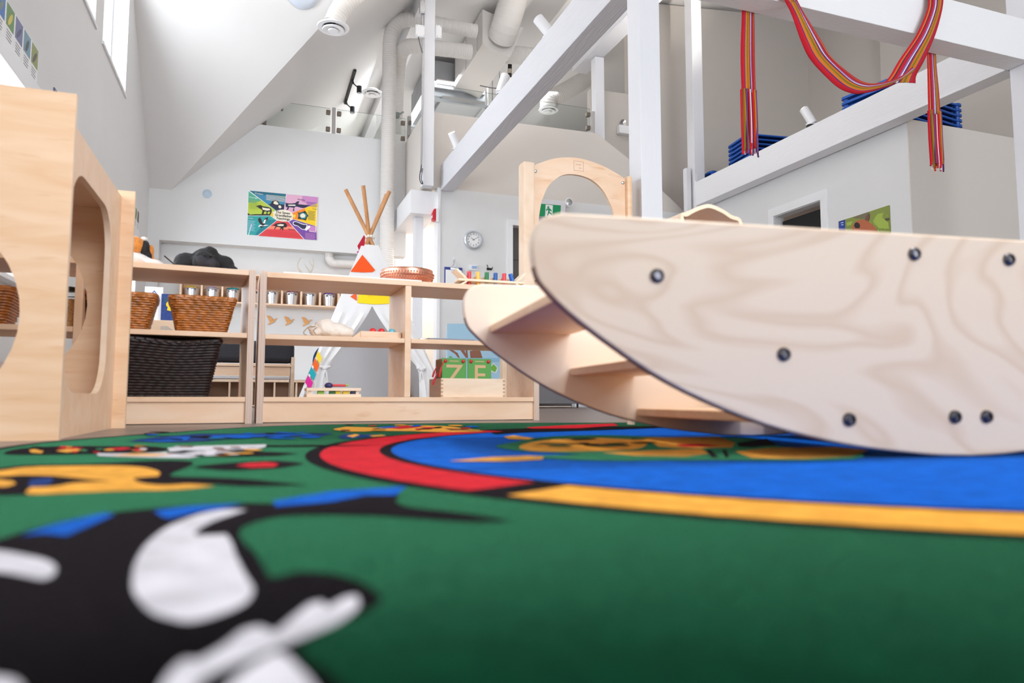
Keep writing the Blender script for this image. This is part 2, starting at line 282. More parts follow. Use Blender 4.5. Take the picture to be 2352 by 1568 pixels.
PRINT=[('black',[(-0.167,0.523),(-0.15,0.542),(-0.144,0.564),(-0.133,0.592),(-0.106,0.635),(-0.073,0.65),(-0.007,0.657),(0.019,0.642),(0.072,0.693),(0.116,0.707),(0.13,0.672),(0.119,0.624),(0.121,0.589),(0.145,0.555),(0.167,0.522),(0.18,0.492),(0.156,0.497),(0.133,0.512),(0.091,0.549),(0.043,0.571),(0.016,0.568),(-0.003,0.54),(-0.007,0.506),(-0.003,0.474),(0.003,0.441),(0.007,0.405),(0.01,0.378),(0.018,0.383),(0.024,0.387),(0.04,0.377),(0.051,0.355),(0.056,0.324),(0.048,0.308),(0.032,0.293),(0.018,0.275),(0.019,0.261),(0.023,0.248),(0.03,0.227),(0.036,0.21),(-0.078,0.252)]),
('blue',[(-0.141,0.551),(-0.131,0.591),(-0.108,0.635),(-0.099,0.626),(-0.105,0.586),(-0.113,0.541),(-0.129,0.555)]),
('blue',[(-0.073,0.635),(-0.044,0.652),(-0.007,0.655),(-0.022,0.628),(-0.038,0.619),(-0.058,0.593),(-0.063,0.602)]),
('blue',[(0.018,0.661),(0.074,0.71),(0.149,0.724),(0.126,0.663),(0.1,0.67),(0.067,0.64),(0.019,0.626)]),
('white',[(-0.167,0.523),(-0.139,0.502),(-0.111,0.47),(-0.101,0.454),(-0.095,0.437),(-0.093,0.419),(-0.096,0.414),(-0.121,0.44),(-0.145,0.455)]),
('white',[(-0.003,0.615),(-0.022,0.622),(-0.037,0.604),(-0.054,0.554),(-0.06,0.491),(-0.058,0.434),(-0.054,0.398),(-0.05,0.374),(-0.043,0.349),(-0.036,0.332),(-0.029,0.323),(-0.023,0.317),(-0.017,0.318),(-0.012,0.322),(-0.005,0.33),(-0.0,0.341),(0.002,0.36),(-0.001,0.383),(-0.004,0.409),(-0.008,0.445),(-0.011,0.48),(-0.015,0.509),(-0.031,0.511),(-0.035,0.522),(-0.027,0.563)]),
('white',[(0.046,0.332),(0.045,0.317),(0.039,0.303),(0.032,0.293),(0.018,0.28),(0.003,0.268),(-0.008,0.258),(-0.014,0.249),(-0.015,0.237),(-0.024,0.24),(-0.024,0.256),(-0.022,0.267),(-0.02,0.272),(-0.015,0.27),(-0.008,0.282),(-0.002,0.297),(0.004,0.301),(0.01,0.291),(0.018,0.31),(0.025,0.325),(0.03,0.328),(0.032,0.318),(0.041,0.331)]),
('white',[(-0.007,0.234),(-0.004,0.246),(0.001,0.257),(0.009,0.269),(0.013,0.264),(0.016,0.252),(0.019,0.239),(0.021,0.224)]),
('white',[(-0.088,0.281),(-0.074,0.275),(-0.069,0.271),(-0.065,0.264),(-0.063,0.254),(-0.081,0.261)]),
('black',[(-0.322,1.049),(-0.308,1.099),(-0.287,1.131),(-0.217,1.123),(-0.132,1.149),(-0.084,1.116),(-0.078,1.048),(-0.091,0.919),(-0.056,0.889),(-0.008,0.852),(0.055,0.769),(-0.007,0.782),(-0.051,0.819),(-0.106,0.822),(-0.169,0.803),(-0.197,0.782),(-0.244,0.799)]),
('orange',[(-0.318,1.036),(-0.296,1.057),(-0.278,1.097),(-0.233,1.097),(-0.167,1.077),(-0.129,1.033),(-0.106,0.965),(-0.102,0.915),(-0.118,0.909),(-0.126,0.902),(-0.11,0.848),(-0.085,0.818),(-0.062,0.82),(-0.035,0.794),(-0.068,0.774),(-0.128,0.783),(-0.183,0.78),(-0.2,0.79),(-0.21,0.846),(-0.189,0.846),(-0.178,0.873),(-0.144,0.878),(-0.17,0.906),(-0.217,0.96),(-0.253,0.983),(-0.269,0.976),(-0.303,0.988)]),
('orange',[(-0.291,0.95),(-0.263,0.94),(-0.244,0.915),(-0.233,0.885),(-0.234,0.859),(-0.263,0.859)]),
('navy',[(-0.231,0.928),(-0.214,0.939),(-0.202,0.899),(-0.199,0.856),(-0.214,0.851)]),
('black',[(-0.071,1.028),(-0.026,1.075),(0.034,1.088),(0.066,1.031),(0.054,1.0),(0.031,0.969),(-0.022,0.958),(-0.052,0.987)]),
('red',[(-0.021,1.027),(-0.005,1.057),(0.019,1.067),(0.034,1.032),(0.027,0.989),(-0.002,0.987)]),
('black',[(-0.39,1.408),(-0.394,1.519),(-0.333,1.562),(-0.229,1.517),(-0.177,1.492),(-0.14,1.396),(-0.167,1.327),(-0.283,1.328),(-0.361,1.347)]),
('white',[(-0.146,1.435),(-0.114,1.469),(-0.056,1.482),(0.025,1.481),(0.02,1.4),(-0.014,1.309),(-0.063,1.238),(-0.091,1.179),(-0.129,1.198),(-0.226,1.274),(-0.239,1.332),(-0.178,1.31),(-0.134,1.336)]),
('orange',[(-0.367,1.455),(-0.369,1.516),(-0.348,1.471),(-0.327,1.369),(-0.348,1.393)]),
('orange',[(-0.319,1.42),(-0.308,1.494),(-0.28,1.423),(-0.292,1.373)]),
('red',[(-0.334,1.491),(-0.325,1.526),(-0.292,1.501),(-0.3,1.454)]),
('orange',[(-0.2,1.394),(-0.188,1.438),(-0.174,1.385),(-0.182,1.343)]),
('red',[(-0.249,1.46),(-0.224,1.482),(-0.203,1.443),(-0.218,1.401)]),
('orange',[(-0.21,1.273),(-0.184,1.307),(-0.121,1.269),(-0.143,1.239)]),
('black',[(-0.132,1.314),(-0.112,1.362),(-0.085,1.33),(-0.109,1.285)]),
('black',[(-0.061,1.268),(-0.003,1.3),(0.07,1.225),(0.037,1.178),(-0.044,1.185)]),
('black',[(0.022,1.454),(0.106,1.437),(0.226,1.379),(0.102,1.383),(0.024,1.405)]),
('navy',[(-0.247,1.691),(-0.215,1.848),(-0.13,2.0),(-0.044,1.969),(0.089,1.986),(0.195,1.895),(0.14,1.761),(-0.019,1.746),(-0.085,1.649),(-0.155,1.616),(-0.214,1.662)]),
('blue',[(-0.226,1.718),(-0.201,1.802),(-0.14,1.863),(-0.135,1.685),(-0.183,1.651)]),
('blue',[(-0.12,1.856),(-0.048,1.921),(0.036,1.867),(0.086,1.922),(0.126,1.858),(-0.02,1.777),(-0.084,1.721)]),
('black',[(-0.126,1.806),(-0.113,1.898),(-0.09,1.845),(-0.099,1.746)]),
('orange',[(0.222,2.163),(0.282,2.341),(0.365,2.234),(0.507,2.406),(0.594,2.289),(0.604,1.991),(0.599,1.87),(0.485,1.869),(0.385,1.977),(0.24,1.987)]),
('red',[(0.375,2.212),(0.484,2.371),(0.53,2.271),(0.408,2.095)]),
('blue',[(0.361,2.254),(0.428,2.349),(0.441,2.264),(0.376,2.176)]),
('brown',[(0.548,2.113),(0.603,2.058),(0.592,1.932),(0.527,1.956)]),
('navy',[(0.19,1.743),(0.231,1.869),(0.262,1.808),(0.314,1.754),(0.247,1.669),(0.187,1.623)]),
('orange',[(0.212,1.757),(0.244,1.839),(0.249,1.79),(0.218,1.68)]),
('orange',[(0.265,1.749),(0.301,1.771),(0.304,1.724),(0.267,1.694)]),
('red',[(0.811,2.099),(1.009,2.229),(1.248,2.33),(1.158,2.132),(0.94,1.98),(0.79,2.0)]),
('black',[(0.599,1.799),(0.717,1.883),(0.912,1.922),(1.1,1.994),(1.265,2.031),(1.459,2.065),(1.685,2.074),(1.614,1.987),(1.388,1.966),(1.197,1.922),(1.028,1.863),(0.862,1.815),(0.675,1.772),(0.579,1.706)]),
('green',[(0.429,1.271),(0.49,1.357),(0.672,1.567),(0.83,1.569),(0.896,1.446),(1.074,1.343),(0.983,1.178),(0.926,1.065),(0.974,0.956),(0.826,0.812),(0.62,0.872),(0.566,0.892),(0.473,0.92),(0.406,0.996),(0.421,1.034),(0.5,1.031),(0.468,1.091),(0.427,1.156)]),
('orange',[(0.472,1.255),(0.525,1.344),(0.617,1.438),(0.751,1.46),(0.79,1.341),(0.708,1.195),(0.627,1.105),(0.53,1.093),(0.456,1.12),(0.449,1.182)]),
('black',[(0.544,1.337),(0.626,1.29),(0.683,1.204),(0.66,1.182),(0.602,1.255),(0.536,1.3)]),
('orange',[(0.541,1.053),(0.631,1.073),(0.75,1.073),(0.696,0.978),(0.626,0.939),(0.563,0.983)]),
('orange',[(0.805,1.441),(1.034,1.412),(0.919,1.201),(0.828,1.091),(0.732,1.098),(0.711,1.153),(0.76,1.259)]),
('red',[(0.775,1.197),(0.833,1.204),(0.845,1.145),(0.781,1.118),(0.752,1.138)]),
('black',[(0.922,1.2),(1.083,1.303),(0.945,1.109),(0.862,1.079),(0.851,1.102)]),
('black',[(0.742,1.05),(0.754,1.054),(0.663,0.906),(0.651,0.907)]),
('black',[(0.768,1.04),(0.777,1.041),(0.682,0.906),(0.672,0.903)]),
('orange',[(0.765,1.0),(0.879,1.054),(1.013,1.033),(1.001,0.947),(0.867,0.852),(0.764,0.844),(0.702,0.879)]),
('orange',[(0.263,0.987),(0.34,1.03),(0.405,1.037),(0.421,1.014),(0.399,0.967),(0.338,0.957)]),
('orange',[(0.556,1.585),(0.6,1.635),(0.6,1.493),(0.57,1.448),(0.534,1.489)]),
('orange',[(-0.314,1.518),(-0.314,1.505),(-0.32,1.502),(-0.328,1.51),(-0.334,1.525),(-0.334,1.538),(-0.328,1.541),(-0.32,1.533)]),
('red',[(-0.239,1.351),(-0.239,1.341),(-0.242,1.338),(-0.247,1.344),(-0.251,1.356),(-0.252,1.366),(-0.248,1.369),(-0.243,1.363)]),
('black',[(-0.344,1.475),(-0.344,1.463),(-0.351,1.46),(-0.36,1.469),(-0.366,1.483),(-0.367,1.496),(-0.36,1.499),(-0.351,1.49)]),
('red',[(-0.181,1.388),(-0.181,1.367),(-0.185,1.36),(-0.191,1.371),(-0.196,1.393),(-0.197,1.415),(-0.193,1.422),(-0.186,1.411)]),
('red',[(-0.325,1.523),(-0.323,1.507),(-0.326,1.502),(-0.331,1.51),(-0.337,1.527),(-0.339,1.544),(-0.336,1.55),(-0.33,1.541)]),
('black',[(-0.34,1.446),(-0.339,1.435),(-0.342,1.431),(-0.347,1.438),(-0.352,1.451),(-0.353,1.463),(-0.35,1.467),(-0.345,1.46)]),
('black',[(-0.363,1.524),(-0.361,1.507),(-0.367,1.503),(-0.375,1.513),(-0.383,1.532),(-0.385,1.549),(-0.379,1.555),(-0.37,1.544)]),
('black',[(-0.193,1.432),(-0.193,1.419),(-0.197,1.415),(-0.202,1.422),(-0.206,1.437),(-0.206,1.45),(-0.202,1.454),(-0.197,1.447)]),
('black',[(-0.249,1.422),(-0.249,1.403),(-0.255,1.398),(-0.264,1.409),(-0.271,1.43),(-0.272,1.449),(-0.265,1.454),(-0.256,1.443)]),
('black',[(-0.34,1.475),(-0.34,1.462),(-0.346,1.459),(-0.355,1.468),(-0.361,1.482),(-0.361,1.495),(-0.355,1.499),(-0.346,1.49)]),
('orange',[(-0.191,1.488),(-0.19,1.467),(-0.196,1.46),(-0.204,1.471),(-0.21,1.495),(-0.21,1.517),(-0.205,1.525),(-0.196,1.512)]),
('orange',[(-0.226,1.401),(-0.226,1.386),(-0.231,1.381),(-0.239,1.39),(-0.244,1.407),(-0.244,1.423),(-0.239,1.428),(-0.232,1.418)]),
('green',[(-0.268,1.404),(-0.266,1.386),(-0.268,1.379),(-0.273,1.388),(-0.278,1.407),(-0.281,1.426),(-0.279,1.433),(-0.274,1.423)]),
('red',[(-0.311,1.47),(-0.311,1.459),(-0.317,1.457),(-0.325,1.464),(-0.33,1.477),(-0.33,1.489),(-0.324,1.492),(-0.316,1.484)]),
('green',[(-0.248,1.427),(-0.247,1.413),(-0.251,1.409),(-0.256,1.416),(-0.261,1.432),(-0.262,1.446),(-0.258,1.451),(-0.252,1.443)]),
('red',[(-0.276,1.371),(-0.274,1.356),(-0.276,1.351),(-0.281,1.359),(-0.286,1.375),(-0.287,1.389),(-0.285,1.395),(-0.28,1.387)]),
('white',[(-0.02,1.223),(-0.022,1.214),(-0.028,1.21),(-0.034,1.214),(-0.037,1.223),(-0.034,1.233),(-0.028,1.236),(-0.022,1.232)]),
('white',[(0.006,1.406),(0.004,1.394),(-0.003,1.387),(-0.009,1.389),(-0.011,1.398),(-0.009,1.41),(-0.003,1.417),(0.004,1.415)]),
('brown',[(-0.02,1.398),(-0.023,1.39),(-0.03,1.389),(-0.037,1.396),(-0.04,1.407),(-0.037,1.415),(-0.03,1.416),(-0.023,1.409)]),
('black',[(-0.063,1.213),(-0.066,1.206),(-0.074,1.207),(-0.083,1.215),(-0.087,1.227),(-0.084,1.235),(-0.076,1.234),(-0.067,1.225)]),
('white',[(-0.082,1.24),(-0.086,1.231),(-0.096,1.231),(-0.106,1.24),(-0.112,1.253),(-0.108,1.262),(-0.098,1.262),(-0.087,1.253)]),
('white',[(-0.114,1.468),(-0.117,1.457),(-0.125,1.448),(-0.135,1.447),(-0.139,1.455),(-0.136,1.467),(-0.128,1.475),(-0.118,1.476)]),
('brown',[(-0.104,1.45),(-0.107,1.442),(-0.116,1.442),(-0.126,1.451),(-0.131,1.463),(-0.128,1.471),(-0.118,1.47),(-0.108,1.461)]),
('white',[(-0.175,1.4),(-0.175,1.386),(-0.179,1.384),(-0.185,1.393),(-0.189,1.41),(-0.189,1.425),(-0.185,1.427),(-0.179,1.417)]),
('white',[(-0.051,1.218),(-0.054,1.208),(-0.061,1.202),(-0.069,1.203),(-0.073,1.212),(-0.07,1.222),(-0.063,1.228),(-0.055,1.227)]),
('orange',[(0.016,1.314),(0.013,1.304),(0.005,1.298),(-0.003,1.298),(-0.006,1.305),(-0.003,1.314),(0.005,1.321),(0.013,1.321)]),
('brown',[(-0.034,1.326),(-0.037,1.314),(-0.046,1.309),(-0.055,1.312),(-0.06,1.323),(-0.057,1.335),(-0.047,1.341),(-0.038,1.338)]),
('black',[(-0.104,1.296),(-0.108,1.284),(-0.117,1.28),(-0.128,1.286),(-0.134,1.298),(-0.131,1.311),(-0.121,1.315),(-0.11,1.309)]),
('brown',[(-0.048,1.379),(-0.05,1.372),(-0.058,1.376),(-0.066,1.387),(-0.069,1.4),(-0.067,1.407),(-0.059,1.403),(-0.051,1.392)]),
('white',[(-0.074,1.322),(-0.077,1.313),(-0.086,1.316),(-0.095,1.329),(-0.1,1.344),(-0.097,1.353),(-0.088,1.351),(-0.078,1.337)]),
('orange',[(-0.018,1.23),(-0.022,1.223),(-0.031,1.223),(-0.04,1.23),(-0.044,1.24),(-0.04,1.246),(-0.031,1.246),(-0.022,1.239)]),
('brown',[(-0.031,1.202),(-0.034,1.192),(-0.043,1.188),(-0.052,1.191),(-0.057,1.2),(-0.053,1.209),(-0.044,1.214),(-0.035,1.211)]),
('orange',[(0.013,1.301),(0.009,1.291),(-0.002,1.296),(-0.014,1.313),(-0.019,1.333),(-0.014,1.344),(-0.003,1.339),(0.009,1.321)]),
('brown',[(-0.185,1.484),(-0.187,1.473),(-0.195,1.47),(-0.204,1.478),(-0.209,1.492),(-0.207,1.503),(-0.2,1.506),(-0.19,1.497)]),
('black',[(-0.013,1.322),(-0.017,1.307),(-0.026,1.298),(-0.035,1.3),(-0.039,1.313),(-0.036,1.327),(-0.027,1.337),(-0.017,1.334)]),
('orange',[(0.002,1.237),(-0.002,1.227),(-0.011,1.222),(-0.02,1.225),(-0.024,1.234),(-0.021,1.245),(-0.011,1.25),(-0.002,1.247)]),
('navy',[(-0.191,1.727),(-0.195,1.714),(-0.208,1.719),(-0.223,1.737),(-0.232,1.759),(-0.228,1.773),(-0.214,1.768),(-0.199,1.749)]),
('black',[(0.054,1.904),(0.05,1.894),(0.041,1.904),(0.033,1.928),(0.029,1.953),(0.033,1.964),(0.042,1.954),(0.051,1.929)]),
('blue',[(0.008,1.792),(0.003,1.764),(-0.008,1.749),(-0.02,1.754),(-0.025,1.776),(-0.021,1.804),(-0.009,1.821),(0.003,1.816)]),
('black',[(-0.207,2.085),(-0.212,2.06),(-0.23,2.056),(-0.251,2.076),(-0.263,2.108),(-0.258,2.134),(-0.24,2.138),(-0.218,2.117)]),
('green',[(-0.057,1.719),(-0.062,1.704),(-0.077,1.697),(-0.092,1.702),(-0.098,1.716),(-0.093,1.731),(-0.079,1.738),(-0.064,1.734)]),
('navy',[(-0.038,1.725),(-0.042,1.712),(-0.052,1.716),(-0.062,1.737),(-0.067,1.762),(-0.064,1.776),(-0.053,1.771),(-0.043,1.75)]),
('blue',[(0.137,1.802),(0.131,1.787),(0.119,1.795),(0.108,1.821),(0.104,1.851),(0.11,1.866),(0.123,1.858),(0.134,1.831)]),
('blue',[(0.088,1.655),(0.084,1.643),(0.076,1.641),(0.068,1.649),(0.066,1.664),(0.069,1.676),(0.077,1.679),(0.085,1.67)]),
('blue',[(0.082,1.762),(0.075,1.745),(0.059,1.734),(0.044,1.736),(0.038,1.748),(0.045,1.765),(0.06,1.776),(0.076,1.775)]),
('navy',[(0.054,1.773),(0.049,1.756),(0.038,1.753),(0.028,1.766),(0.024,1.788),(0.029,1.807),(0.039,1.81),(0.05,1.796)]),
('blue',[(0.132,1.965),(0.126,1.944),(0.115,1.926),(0.105,1.923),(0.101,1.935),(0.106,1.956),(0.118,1.974),(0.128,1.978)]),
('blue',[(-0.005,1.723),(-0.012,1.709),(-0.028,1.711),(-0.044,1.727),(-0.051,1.748),(-0.045,1.763),(-0.029,1.761),(-0.012,1.745)]),
('blue',[(0.003,1.916),(-0.001,1.899),(-0.012,1.903),(-0.022,1.927),(-0.027,1.956),(-0.023,1.974),(-0.012,1.969),(-0.001,1.945)]),
('blue',[(0.149,1.701),(0.14,1.677),(0.123,1.667),(0.108,1.676),(0.102,1.699),(0.111,1.723),(0.128,1.734),(0.144,1.725)]),
('green',[(0.135,1.886),(0.128,1.866),(0.115,1.858),(0.103,1.868),(0.099,1.889),(0.105,1.91),(0.119,1.918),(0.131,1.908)]),
('black',[(-0.236,1.987),(-0.237,1.967),(-0.245,1.969),(-0.256,1.992),(-0.263,2.024),(-0.262,2.046),(-0.254,2.044),(-0.243,2.019)]),
('blue',[(0.142,1.727),(0.136,1.709),(0.125,1.697),(0.114,1.697),(0.11,1.71),(0.116,1.728),(0.128,1.741),(0.139,1.741)]),
('black',[(-0.143,1.699),(-0.146,1.689),(-0.157,1.698),(-0.169,1.721),(-0.176,1.746),(-0.173,1.757),(-0.162,1.748),(-0.149,1.723)]),
('green',[(-0.185,1.921),(-0.188,1.9),(-0.199,1.887),(-0.211,1.889),(-0.218,1.907),(-0.216,1.928),(-0.205,1.942),(-0.192,1.939)]),
('blue',[(-0.218,1.935),(-0.22,1.918),(-0.231,1.92),(-0.243,1.94),(-0.251,1.966),(-0.249,1.984),(-0.238,1.982),(-0.225,1.962)]),
('black',[(-0.105,1.79),(-0.11,1.784),(-0.122,1.796),(-0.136,1.821),(-0.143,1.843),(-0.138,1.85),(-0.125,1.837),(-0.111,1.812)]),
('green',[(0.169,1.896),(0.164,1.885),(0.154,1.892),(0.144,1.912),(0.141,1.934),(0.147,1.945),(0.157,1.938),(0.167,1.917)]),
('blue',[(0.07,1.664),(0.063,1.651),(0.048,1.66),(0.034,1.685),(0.028,1.713),(0.034,1.726),(0.05,1.717),(0.065,1.691)]),
('navy',[(-0.172,1.752),(-0.175,1.729),(-0.185,1.714),(-0.196,1.716),(-0.203,1.734),(-0.201,1.757),(-0.191,1.772),(-0.179,1.771)]),
('navy',[(0.102,1.925),(0.093,1.901),(0.074,1.884),(0.056,1.882),(0.049,1.897),(0.057,1.92),(0.076,1.939),(0.095,1.941)]),
('blue',[(0.102,1.925),(0.094,1.916),(0.077,1.928),(0.06,1.954),(0.053,1.98),(0.061,1.989),(0.079,1.976),(0.096,1.95)]),
('brown',[(0.256,2.031),(0.249,2.005),(0.239,2.001),(0.231,2.021),(0.231,2.054),(0.238,2.081),(0.249,2.086),(0.256,2.064)]),
('red',[(0.507,2.319),(0.496,2.286),(0.481,2.257),(0.471,2.246),(0.471,2.261),(0.481,2.292),(0.496,2.323),(0.507,2.334)]),
('red',[(0.619,2.06),(0.608,2.04),(0.594,2.034),(0.584,2.044),(0.585,2.065),(0.596,2.085),(0.61,2.092),(0.62,2.081)]),
('black',[(0.372,2.102),(0.361,2.079),(0.341,2.057),(0.324,2.05),(0.319,2.061),(0.329,2.084),(0.349,2.106),(0.367,2.114)]),
('blue',[(0.527,2.333),(0.511,2.286),(0.491,2.254),(0.479,2.254),(0.48,2.286),(0.496,2.333),(0.516,2.367),(0.529,2.368)]),
('red',[(0.532,2.138),(0.517,2.102),(0.496,2.085),(0.483,2.096),(0.484,2.129),(0.499,2.166),(0.52,2.184),(0.534,2.173)]),
('blue',[(0.675,2.159),(0.66,2.132),(0.643,2.131),(0.634,2.156),(0.638,2.193),(0.653,2.221),(0.671,2.222),(0.68,2.196)]),
('orange',[(0.6,1.91),(0.591,1.899),(0.577,1.903),(0.567,1.918),(0.566,1.937),(0.576,1.948),(0.59,1.945),(0.6,1.929)]),
('orange',[(0.488,2.387),(0.476,2.359),(0.459,2.353),(0.448,2.37),(0.448,2.403),(0.459,2.431),(0.476,2.439),(0.488,2.42)]),
('brown',[(0.485,2.092),(0.477,2.069),(0.466,2.054),(0.459,2.054),(0.46,2.071),(0.468,2.094),(0.479,2.11),(0.486,2.11)]),
('orange',[(0.356,2.03),(0.345,2.004),(0.327,1.989),(0.313,1.994),(0.31,2.016),(0.32,2.042),(0.338,2.057),(0.353,2.052)]),
('red',[(0.386,2.374),(0.377,2.347),(0.364,2.33),(0.353,2.331),(0.352,2.35),(0.36,2.377),(0.374,2.395),(0.385,2.393)]),
('black',[(0.352,2.113),(0.343,2.078),(0.332,2.053),(0.325,2.053),(0.326,2.077),(0.334,2.113),(0.346,2.139),(0.353,2.139)]),
('black',[(0.321,2.459),(0.314,2.435),(0.303,2.432),(0.295,2.452),(0.294,2.484),(0.301,2.509),(0.313,2.512),(0.321,2.491)]),
('orange',[(0.651,2.266),(0.635,2.235),(0.616,2.231),(0.605,2.256),(0.609,2.297),(0.625,2.33),(0.645,2.334),(0.656,2.307)]),
('black',[(0.556,2.165),(0.543,2.131),(0.527,2.106),(0.517,2.105),(0.519,2.128),(0.531,2.163),(0.548,2.189),(0.558,2.19)]),
('black',[(0.498,2.053),(0.488,2.037),(0.473,2.035),(0.461,2.049),(0.46,2.07),(0.47,2.087),(0.485,2.089),(0.497,2.075)]),
('red',[(0.456,2.019),(0.448,1.998),(0.443,2.001),(0.442,2.026),(0.446,2.06),(0.454,2.081),(0.46,2.078),(0.461,2.052)]),
('green',[(0.62,1.445),(0.607,1.432),(0.587,1.43),(0.572,1.439),(0.57,1.454),(0.583,1.467),(0.604,1.47),(0.619,1.461)]),
('black',[(0.626,1.203),(0.616,1.196),(0.6,1.198),(0.588,1.206),(0.586,1.217),(0.596,1.224),(0.612,1.223),(0.625,1.214)]),
('black',[(0.712,1.409),(0.695,1.395),(0.668,1.388),(0.646,1.392),(0.642,1.405),(0.659,1.419),(0.686,1.426),(0.708,1.422)]),
('black',[(0.696,1.24),(0.682,1.231),(0.661,1.228),(0.644,1.234),(0.641,1.245),(0.655,1.255),(0.677,1.257),(0.694,1.251)]),
('green',[(0.559,1.231),(0.548,1.22),(0.531,1.214),(0.518,1.216),(0.516,1.224),(0.526,1.235),(0.543,1.242),(0.557,1.24)]),
('green',[(0.675,1.198),(0.664,1.193),(0.645,1.19),(0.629,1.192),(0.625,1.198),(0.635,1.203),(0.654,1.206),(0.67,1.204)]),
('green',[(0.635,1.178),(0.626,1.174),(0.611,1.177),(0.598,1.184),(0.595,1.192),(0.604,1.195),(0.619,1.193),(0.632,1.186)]),
('green',[(0.565,1.215),(0.554,1.208),(0.537,1.206),(0.522,1.212),(0.519,1.221),(0.53,1.229),(0.548,1.231),(0.562,1.225)]),
('black',[(0.627,1.269),(0.617,1.258),(0.604,1.251),(0.595,1.254),(0.595,1.264),(0.605,1.275),(0.619,1.282),(0.628,1.279)]),
('green',[(0.812,1.365),(0.801,1.359),(0.79,1.369),(0.784,1.389),(0.788,1.408),(0.799,1.415),(0.811,1.405),(0.816,1.384)]),
('black',[(0.769,1.252),(0.753,1.241),(0.727,1.235),(0.707,1.239),(0.704,1.25),(0.72,1.261),(0.746,1.267),(0.766,1.263)]),
('green',[(0.558,1.255),(0.549,1.254),(0.532,1.264),(0.517,1.278),(0.513,1.29),(0.522,1.291),(0.54,1.282),(0.555,1.267)])]
